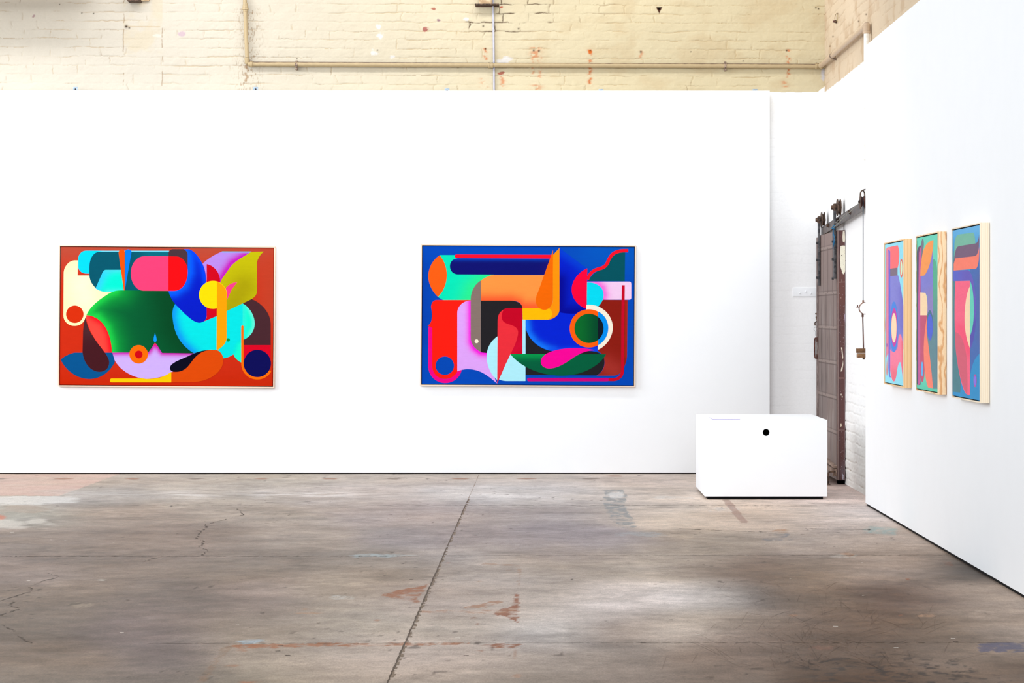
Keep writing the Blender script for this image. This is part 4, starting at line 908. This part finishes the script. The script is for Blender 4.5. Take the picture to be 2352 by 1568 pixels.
# ---- steel seats at the top of the picture
R = thing('beam_bracket', 'beige steel post foot on a thin ledge plate beside the white conduit', 'bracket', at(1116, 9, YB))
mb = MB(); a = at(1100.5, 8.6, YB - .10); b = at(1129.5, -80, YB - .10); mb.box((a.x, YB - .10, a.z), (b.x, YB + .004, b.z), .003); mb.build('post', M['beige_steel'], R)
mb = MB(); a = at(1091, 10.8, YB - .11); b = at(1146, 8.6, YB - .11); mb.box((a.x, YB - .125, a.z), (b.x, YB + .004, b.z), .001); mb.build('ledge_plate', M['rust'], R)
mb = MB(); a = at(1092, 15, YB - .02); b = at(1144, 10.8, YB - .02); mb.box((a.x, YB - .012, a.z), (b.x, YB + .004, b.z), .002); child(mb.build('under_strip', M['brown_iron'], R), 'dark strip under the plate')  # thin dark strip set below the ledge plate
R = thing('beam_bracket', 'dark steel bracket end above the rendered brick bay', 'bracket', at(306, 0, YB))
mb = MB(); a = at(292, 2.4, YB - .12); b = at(320, -70, YB - .12); mb.box((a.x, YB - .12, a.z), (b.x, YB + .004, b.z), .003); mb.build('arm', M['rust'], R)
mb = MB(); a = at(322, 1.8, YB - .03); b = at(342, -8, YB - .03); mb.box((a.x, YB - .03, a.z), (b.x, YB + .004, b.z), .002); mb.build('side_plate', M['beige_steel'], R)

# ---- little zinc angle brackets tying the partition to the wall
labs = ['pale zinc angle bracket on the partition top, first from the left',
        'pale zinc angle bracket on the partition top just right of the vertical cream pipe',
        'pale zinc angle bracket on the partition top just left of the white conduit',
        'pale zinc angle bracket on the partition top between white conduit and orange rust drip',
        'pale zinc angle bracket on the partition top nearest its free end']
first = None
for (px, top), lab in zip(((173.5, 198.5), (587.5, 199.5), (1027, 203), (1380.5, 203.5), (1734, 203.5)), labs):
    c = at(px, 207, YP + 0.09)
    if first is None:
        first = thing('wall_bracket', lab, 'bracket', (c.x, YP + .09, 3.638), (0, 0, 0), 'zinc brackets on the partition top'); z0 = 3.638
        mb = MB(); mb.box((c.x - .023, YP + .085, z0 - .0), (c.x + .023, YP + .089, z0 + .044), .0012); mb.box((c.x - .023, YP + .02, z0), (c.x + .023, YP + .089, z0 + .004), .0012)
        bp = mb.build('plate', M['bracket'], first)
        mb = MB(); mb.bolt((c.x, YP + .085, z0 + .022), (0, -1, 0), .006, .005); bs = mb.build('screw', M['rust'], first)
        o = first
    else:
        o = first.copy(); C.objects.link(o); o.location = (c.x, YP + .09, 3.638)
        for ch in (bp, bs):
            n = ch.copy(); C.objects.link(n); n.parent = o
        o['label'] = lab
    o.scale = (1, 1, 1.0)
    if px > 1100: o.location.z -= 0.020
    elif px > 700: o.location.z -= 0.014

# ---- white steel plate on the white brick, beside the door
R = thing('wall_plate', 'white painted steel latch plate fixed to the white brick beside the old door', 'plate', at(1850, 670, YB))
a = at(1822, 680.5, YB - .006); b = at(1880, 661, YB - .006)
mb = MB(); mb.box((a.x, YB - .008, a.z), (b.x, YB + .006, b.z), .001); mb.build('plate', M['white'], R)
for px, py in ((1837, 673), (1851, 669), (1862.5, 673.5)):
    c = at(px, py, YB - .008); mb = MB(); mb.bolt(c, (-.25, -1, -.2), .006, .010); mb.build('bolt', M['white'], R)

# ================================================================== tin clad sliding door
XD = 2.614; YN = 19.01; YFAR = 20.33; ZT = 2.262; ZB = 0.035
D = thing('door_1', 'old mauve grey tin clad sliding door hung from rollers, maroon edge', 'door', (2.65, 19.67, 0), kind='structure')
tin, seam, pale = (146, 128, 122), (78, 56, 52), (166, 148, 140)
def door_face():
    # colour and slight relief of tin sheets folded at the seams
    yv = np.arange(YN, YFAR + .001, .0065); zv = np.arange(ZB, ZT + .0005, .004)
    U, Z = np.meshgrid(yv, zv, indexing='ij'); U = U.ravel(); Z = Z.ravel()
    px = VX + XD * F / U
    straps = [2.128, 1.709, 1.396, 1.08, .768, .458]
    rows = [(2.128, 9, (1893, 1912)), (1.709, 2.128, (1891.5, 1901.7, 1911.5)), (1.396, 1.709, (1897.5, 1914.5)), (1.08, 1.396, (1888.5, 1905)), (.768, 1.08, (1897, 1913.5)), (.458, .768, (1888.5, 1904.5)), (-9, .458, (1898, 1913))]
    t = fbm(U * 3, Z * 1.6, 401, 4); col = np.tile(nlin(tin), (len(U), 1)) * (0.86 + 0.28 * t)[:, None]
    upper = sstep(1.6, 2.2, Z); col = lay(col, (152, 128, 122), upper * .5)
    col = lay(col, (128, 116, 114), sstep(1.7, .6, Z) * .45 * sstep(.4, .6, fbm(U * 6, Z * 1.2, 402, 4)))
    col = lay(col, (196, 188, 184), .5 * sstep(.6, .8, fbm(U * 14, Z * 2, 403, 4)) * sstep(1.8, 1.2, Z))
    col = lay(col, (84, 66, 62), .75 * sstep(.66, .76, fbm(U * 26, Z * 3.2, 404, 3)) * sstep(2.0, 1.3, Z))
    rel = 0.0015 * (fbm(U * 8, Z * 3, 405, 3) - .5)
    sm = np.zeros(len(U)); st = np.zeros(len(U))
    for lo, hi, xs in rows:
        inr = (Z > lo) & (Z < hi)
        for x in xs: sm = np.maximum(sm, inr * np.exp(-((px - x) / .42) ** 2))
    for s in straps: 
        st = np.maximum(st, np.exp(-((Z - s) / .012) ** 6)); sm = np.maximum(sm, np.exp(-((Z - s + .019) / .0045) ** 2) * .9); sm = np.maximum(sm, np.exp(-((Z - s - .018) / .0035) ** 2) * .5)
    stile = ((U < YN + .105) & (U > YN + .085)).astype(float); sm = np.maximum(sm, stile * .95)
    col = lay(col, pale, st * .75); col = lay(col, seam, np.clip(sm, 0, 1) * .9)
    col = lay(col, (90, 66, 60), .6 * sstep(.10, .0, U - YN) * sstep(.45, .6, fbm(U * 20, Z * 5, 406, 3)))
    rel = rel * .4 + .0005 * st - .0008 * sm
    V = np.stack([XD - rel, U, Z], -1)
    o = mesh_np('tin_cladding', V - np.array(D.location), grid_idx(len(yv), len(zv), 0, True), np.clip(col * .70, 0, 1), M['door'], D)
    child(o, 'mauve grey tin cladding with folded seams'); return o
door_face()
mb = MB(); mb.box((XD + .004, YN + .004, ZB), (XW - .004, YFAR, ZT), .002); child(mb.build('core', M['old_wood'], D), 'wooden core of the door')
def edge_fn(px, py, L):
    p = at(px, py, YN); return Vector((min(max(p.x, XD + .0004), XW - .003), YN - .0004 - L * .00015, min(max(p.z, ZB), ZT)))
E = [([(1900, 480), (1960, 480), (1960, 1140), (1900, 1140)], (92, 46, 42), [([(1927, 500), (1927, 1120)], (72, 36, 36), 3.0), ([(1942.5, 500), (1942.5, 1120)], (150, 130, 132), 1.3), ([(1935, 640), (1935, 700)], (106, 54, 44), 14), ([(1936, 1085), (1936, 1100)], (120, 112, 122), 6)]),
     ([(1922, 500), (1926.4, 500), (1926.4, 1120), (1922, 1120)], (146, 122, 116), [([(1926.2, 500), (1926.2, 1120)], (92, 62, 58), .8)]),
     (P('M 1930,566 C 1932,563 1943,563 1943,566 L 1943,622 L 1940,626 L 1937,630 L 1935,627 L 1933,620 L 1930,612 L 1929,590'), (250, 244, 222)),
     (P('M 1936,531 L 1940,530 L 1942,548 L 1940,557 L 1936,555 L 1935,545'), (240, 230, 210)),
     ([(1926, 647), (1943, 646.4), (1943, 648.2), (1926, 648.8)], (150, 112, 104)), ([(1926, 745.6), (1943, 746.6), (1943, 748), (1926, 747.2)], (122, 84, 80)),
     ([(1926, 866), (1943, 866), (1943, 870), (1926, 870)], (118, 78, 72)), ([(1926, 986), (1943, 985), (1943, 989), (1926, 989)], (116, 80, 76)),
     (P('M 1931.5,798 L 1934.5,797 L 1935.5,808 L 1937,822 L 1935,824 L 1933.5,810'), (236, 220, 200)), (P('M 1932,846 L 1935,838 L 1936.5,826 L 1937,836 L 1934.5,852 L 1931,853'), (236, 220, 200)),
     (P('M 1930,974 L 1932,971 L 1934,978 L 1930,980'), (226, 206, 180)), (disc(1932, 906, 1.1, 2.4), (230, 214, 196)), (disc(1934.5, 911, 1.2, 2), (230, 214, 196)), (disc(1931.5, 684, .8), (214, 180, 160)),
     (P('M 1938,724 L 1942,720 L 1943,742 L 1940,735'), (178, 158, 176)), (P('M 1934,1086 L 1938,1091 L 1937,1104 L 1934,1098'), (196, 190, 204)), ([(1933.5, 641), (1934.4, 641), (1934.2, 646), (1933.4, 646)], (226, 210, 190))]
rnd = random.Random(5)
for i in range(230):
    x, y = rnd.uniform(1927.5, 1941.5), rnd.choice((rnd.uniform(532, 1100), rnd.uniform(700, 820), rnd.uniform(1000, 1100))); r = rnd.uniform(.2, .62)
    E.append((disc(x, y, r, r * rnd.uniform(.8, 2.2), 7), rnd.choice(((168, 140, 142), (206, 190, 184), (62, 34, 34), (150, 120, 130), (126, 66, 56)))))
mb = MB(); mb.box((XD - .001, YN - .0002, ZB), (XW - .0035, YN + .012, ZT)); ed = child(mb.build('edge_post', M['brown_iron'], D), 'maroon painted door edge')
child(paint_mesh('edge_paint', E, edge_fn, mat_attr('maroon_paint', .45, .45, .1, 50), ed, .74, 3, 30), 'chipped maroon paint with a cream daub')
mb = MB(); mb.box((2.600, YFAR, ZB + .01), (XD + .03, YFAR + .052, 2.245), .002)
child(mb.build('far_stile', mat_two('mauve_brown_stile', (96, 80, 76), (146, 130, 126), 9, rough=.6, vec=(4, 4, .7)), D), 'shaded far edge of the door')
def hanger(yc, ztop, zbot, zw, bolts):
    mb = MB(); x0, x1 = XD - .024, XD - .003
    mb.box((x0, yc - .026, zbot), (x1, yc + .026, ztop), .003)
    h = child(mb.build('hanger_strap', M['dark_steel'], D), 'dark steel hanger strap')
    mb = MB(); xa, xb = XD + .006, XD + .041; r = .077; g = .054
    mb.lathe((xa, yc, zw), (xb, yc, zw), [(0, .03), (.001, r - .004), (.004, r), (.008, r - .002), (.012, g), (.023, g), (.027, r - .002), (.031, r), (.034, r - .004), (.035, .03)], 32)
    child(mb.build('roller', M['rust'], h), 'rusty grooved roller')
    mb = MB(); mb.cyl((XD - .04, yc, zw), (XD + .05, yc, zw), .012); mb.bolt((XD - .024, yc, zw), (-1, 0, 0), .022, .022)
    mb.box((x0 - .002, yc - .03, zw - .034), (x1 + .002, yc + .03, zw + .036), .010); mb.build('axle', M['rust'], h)
    for z in bolts:
        mb = MB(); mb.bolt((x0 + .001, yc, z), (-1, 0, 0), .013, .018); mb.build('bolt', M['dark_steel'], h)
    return h
hanger(20.19, 2.44, 1.785, 2.407, (2.19, 2.03, 1.86)); hanger(19.10, 2.50, 1.83, 2.469, (2.165, 2.005, 1.835))
pp = [Vector((2.604, 20.35, 1.285)), Vector((2.586, 20.35, 1.289)), Vector((2.5795, 20.35, 1.272)), Vector((2.5795, 20.35, 1.115)), Vector((2.586, 20.35, 1.097)), Vector((2.604, 20.35, 1.101))]
mb = MB(); mb.tube(pp, .0075, 12, 2)
for z in (1.274, 1.112): mb.box((2.596, 20.325, z - .022), (2.604, 20.375, z + .022), .003)
child(mb.build('door_handle', M['brown_iron'], D), 'dark D shaped pull handle')
mb = MB(); mb.tube([(2.606, 20.35, 1.498), (2.598, 20.35, 1.470), (2.606, 20.35, 1.455), (2.60, 20.35, 1.445), (2.584, 20.35, 1.438), (2.581, 20.35, 1.422), (2.587, 20.35, 1.408)], .006, 10, 2)
mb.bolt((2.601, 20.35, 1.52), (-1, 0, 0), .008, .016); mb.bolt((2.601, 20.35, 1.487), (-1, 0, 0), .008, .012)
hk = mb.build('latch_hook', M['rust'], D)
mb = MB(); mb.ring((2.5885, 20.35, 1.372), .017, .0014, (0, 1, 0)); mb.tube([(2.587, 20.35, 1.356), (2.586, 20.35, 1.31)], .0012, 6); child(mb.build('split_ring', M['steel'], hk), 'thin wire ring')
mb = MB(); mb.bar((XD - .012, 19.04, .150), (XD - .012, 20.2, .20), .03, .020, bev=.003); mb.bar((XD - .018, 19.03, .118), (XD - .018, 20.1, .122), .034, .034, bev=.004)
mb.box((XD - .040, 19.01, .07), (XD - .006, 19.06, .135), .004); child(mb.build('bottom_guide', mat_two('brown_batten', (110, 88, 76), (160, 138, 124), 20, rough=.7, vec=(1, .5, 1)), D), 'battens along the foot of the door')
mb = MB(); mb.box((XD + .006, YN + .006, 0.0), (XW - .010, YN + .09, ZB + .002), .006); child(mb.build('floor_roller', M['hole'], D), 'black block under the door edge')

mb = MB(); mb.tube([(2.520, 18.93, .0), (2.520, 18.93, .095), (2.524, 18.93, .112), (2.538, 18.93, .119), (2.585, 18.93, .120)], .0085, 12, 1); mb.cyl((2.520, 18.93, 0), (2.520, 18.93, .006), .02)
tag(mb.build('door_stop', M['rust']), 'bent rusty iron stay standing on the floor against the old door foot', 'door stop')

# ---- sloping track, pulley, rope and counterweight
R = thing('door_track', 'sloping flat steel door rail bolted to the white side wall', 'rail', (2.65, 18.5, 2.35))
mb = MB(); mb.bar((2.638, 20.30, 2.296), (2.638, 16.2, 2.470), .010, .080, bev=.002); mb.build('rail_bar', mat_two('worn_rail_steel', (66, 64, 66), (102, 88, 82), 14, .35, .7, rough=.5, metal=.15), R)
for px, py in ((1904, 517.5), (1953.5, 487.5), (1925, 506)):
    c = atx(px, py, 2.633); mb = MB(); mb.bolt(c, (-1, 0, 0), .017, .024); mb.build('bolt', M['rust'], R)
    mb = MB(); mb.cyl((2.643, c.y, c.z), (XW + .003, c.y, c.z), .014); mb.build('spacer', M['dark_steel'], R)
XPL = 2.606; top = atx(1980, 440, XPL); pc = atx(1981, 463, XPL)
R = thing('pulley', 'rusty iron pulley block hanging above the end of the door rail', 'pulley', pc)
mb = MB()
for dx in (-.018, .018):
    mb.prism([(pc.x + dx - .002, pc.y + r * math.cos(a), pc.z + s * math.sin(a)) for a in np.linspace(0, 2 * math.pi, 22)[:-1] for r, s in ((.040, .062),)], (.004, 0, 0))
mb.tube([pc + Vector((-.018, 0, .055)), pc + Vector((-.014, 0, .082)), pc + Vector((.0, 0, .094)), pc + Vector((.014, 0, .082)), pc + Vector((.018, 0, .055))], .0055, 10, 1); mb.build('cheek', M['rust'], R)
mb = MB(); mb.lathe(pc + Vector((-.013, 0, 0)), pc + Vector((.013, 0, 0)), [(0, .010), (.001, .046), (.004, .046), (.010, .036), (.016, .036), (.022, .046), (.025, .046), (.026, .01)], 28); mb.build('sheave', M['brown_iron'], R)
mb = MB(); mb.cyl(pc + Vector((-.034, 0, 0)), pc + Vector((.034, 0, 0)), .006); mb.bolt(pc + Vector((-.020, 0, 0)), (-1, 0, 0), .012, .014); mb.build('axle', M['rust'], R)
mb = MB(); mb.tube([pc + Vector((0, 0, .094)), Vector((XPL + .04, pc.y, pc.z + .105)), Vector((XW + .004, pc.y, pc.z + .105))], .006, 10); mb.build('wall_hook', M['rust'], R)
hang_x = pc.x; yq = pc.y - .038
knot = Vector((XD - .030, 19.06, 2.285)); cl = atx(1981, 691, hang_x); ztopc = EYE - (690 - VY) * yq / F
R = thing('rope', 'thin blue rope running over the pulley from the door strap to the hanging clamp', 'rope', pc)
mb = MB(); mb.tube([(hang_x, yq, ztopc), (hang_x, yq, pc.z)] + [(hang_x, pc.y - .038 * math.cos(a), pc.z + .038 * math.sin(a)) for a in np.linspace(.2, 2.6, 9)], .0034, 10); mb.build('hanging_length', M['rope'], R)
mb = MB(); mb.tube([pc + Vector((0, .036, .012)), knot], .0032, 8); child(mb.build('slanting_length', M['rope_pale'], R), 'faded slanting length of rope')
mb = MB(); mb.sphere(knot, .013, (1, 1.2, .9), 12); mb.ring(knot + Vector((0, 0, -.008)), .013, .005, (.3, .2, 1), 14, 8); mb.tube([knot + Vector((-.012, 0, .0)), knot + Vector((-.004, -.03, .020)), knot + Vector((.012, -.04, .012))], .004, 8, 2)
mb.tube([knot, knot + Vector((-.003, -.005, -.05)), knot + Vector((.010, -.012, -.085)), knot + Vector((.006, -.01, -.13)), knot + Vector((-.004, -.006, -.17))], .0042, 8, 2)
mb.tube([knot, knot + Vector((-.006, -.004, -.06)), knot + Vector((-.002, -.01, -.12)), knot + Vector((-.006, -.01, -.19))], .0034, 8, 2); child(mb.build('knot', M['blue_cord'], R), 'bright blue knot and loose tails')
mb = MB(); mb.tube([knot + Vector((.004, -.1, .04)), knot + Vector((0, -.55, .075)), knot + Vector((.004, -.75, .09))], .0022, 6, 1); child(mb.build('tie_wire', M['rope_pale'], R), 'thin pale tie wire')

cz = EYE - (708 - VY) * yq / F; cc = Vector((hang_x + .014, yq, cz)); Rr = .047
R = thing('pipe_clamp_hook', 'rusty split ring clamp on a long rod hanging from the blue rope', 'clamp', cc)
mb = MB(); mb.lathe(cc + Vector((0, -.013, 0)), cc + Vector((0, .013, 0)), [(0, Rr - .003), (0, Rr + .003), (.026, Rr + .003), (.026, Rr - .003)], 36, False)
mb.box((cc.x - Rr - .024, yq - .012, cz + .004), (cc.x - Rr + .002, yq + .012, cz + .008), .001); mb.box((cc.x - Rr - .018, yq - .012, cz + .010), (cc.x - Rr + .004, yq + .012, cz + .014), .001)
mb.bolt((cc.x - Rr - .013, yq, cz + .012), (0, 0, 1), .006, .014); mb.cyl((hang_x, yq, cz + Rr - .004), (hang_x, yq, cz + Rr + .02), .008); mb.build('ring', mat_two('worn_clamp_iron', (84, 52, 42), (168, 130, 112), 60, rough=.7), R)
zb1 = EYE - (800 - VY) * yq / F
mb = MB(); mb.tube([(cc.x - .018, yq, cz - Rr), (cc.x - .017, yq, cz - Rr - .03), (cc.x - .011, yq, zb1 - .01)], .0055, 10); mb.cyl((cc.x - .018, yq, cz - Rr + .002), (cc.x - .018, yq, cz - Rr - .024), .009); mb.build('rod', M['brown_iron'], R)
zb2 = EYE - (821 - VY) * yq / F; zm = (zb1 + zb2) / 2
R = thing('counterweight', 'small brown wooden block threaded on the end of the hanging rod', 'weight', (cc.x, yq, zb2))
wx0 = (1967.3 - VX) * yq / F
mb = MB(); mb.box((wx0, yq - .035, zm + .001), (wx0 + .084, yq + .035, zb1), .003); child(mb.build('upper_block', M['old_wood'], R), 'upper darker block')
mb = MB(); mb.box((wx0 + .005, yq - .035, zb2), (wx0 + .084, yq + .035, zm - .0015), .003); mb.build('lower_block', mat_two('light_brown_wood', (112, 80, 54), (150, 112, 78), 24, rough=.8, vec=(1, 1, 6)), R)
mb = MB(); mb.bolt((cc.x - .010, yq, zb2), (0, 0, -1), .009, .016); mb.build('nut', M['rust'], R)

# ---- wire loop high on the side wall
c = atx(1921, 40, XW - .012)
R = thing('wire_loop', 'old wire loop on a rusty spike high on the buff side wall', 'wire', c)
mb = MB(); mb.tube([atx(1923.5, 50, XW - .015), atx(1924.3, 34, XW - .014), atx(1923, 29, XW - .010), atx(1918.5, 34, XW - .014), atx(1916.5, 44, XW - .014), atx(1920, 49, XW - .012)], .0032, 8, 2); mb.build('loop', M['pipe'], R)
s = atx(1921.5, 50.5, XW - .002); mb = MB(); mb.bar(s + Vector((.006, 0, 0)), s + Vector((-.028, -.02, .004)), .022, .014, bev=.002); mb.build('spike', M['brown_iron'], R)

# ---- unseen duct added above the frame to throw the soft shadow on the bricks
mb = MB(); mb.lathe((-7.6, 19.95, 4.658), (-4.3, 19.95, 4.658), [(0, .165), (3.3, .165)], 40)
struct(mb.build('ceiling_shadow_duct', M['pipe_side']), 'unseen round duct added to shade the brick wall')

# ================================================================== camera and light
cam = bpy.data.cameras.new('camera'); co = bpy.data.objects.new('camera', cam); C.objects.link(co)
co.location = (0, 0, EYE); co.rotation_euler = (math.pi / 2, 0, 0)
cam.sensor_width = 36.0; cam.sensor_fit = 'HORIZONTAL'; cam.lens = F / 2352 * 36.0
cam.shift_x = (1176 - VX) / 2352; cam.shift_y = (VY - 784) / 2352
cam.clip_end = 200
bpy.context.scene.camera = co

w = bpy.data.worlds.new('World'); bpy.context.scene.world = w; w.use_nodes = True
bg = w.node_tree.nodes['Background']; bg.inputs['Color'].default_value = (0.955, 0.985, 1.02, 1); bg.inputs['Strength'].default_value = SKY
def area(name, loc, tgt, sx, sy, power, col=(1, 1, 1)):
    l = bpy.data.lights.new(name, 'AREA'); l.shape = 'RECTANGLE'; l.size = sx; l.size_y = sy; l.energy = power; l.color = col
    o = bpy.data.objects.new(name, l); C.objects.link(o); o.location = loc
    o.rotation_euler = (Vector(tgt) - Vector(loc)).to_track_quat('-Z', 'Y').to_euler(); return o
area('added_brick_light', (-2.6, 17.5, 6.6), (-2.6, 20.4, 4.2), 9.0, 0.6, TOP, (0.99, 0.99, 1.0))  # lamp added so the duct's shadow shows on the upper bricks
area('roof_windows', (-2.5, -4.0, 6.0), (-1.0, 20.0, 0.6), 12.0, 6.0, FRONT, (0.96, 0.99, 1.02))
area('side_fill', (-9.5, 14.5, 4.6), (2.6, 17.6, 1.2), 8.0, 5.0, SIDE, (0.96, 0.99, 1.02))  # fill light added at the left to brighten the right partition
sc = bpy.context.scene
sc.view_settings.view_transform = 'Standard'; sc.view_settings.look = 'None'; sc.view_settings.exposure = 0.0; sc.view_settings.gamma = 1.0
sc.cycles.max_bounces = 6; sc.cycles.diffuse_bounces = 4
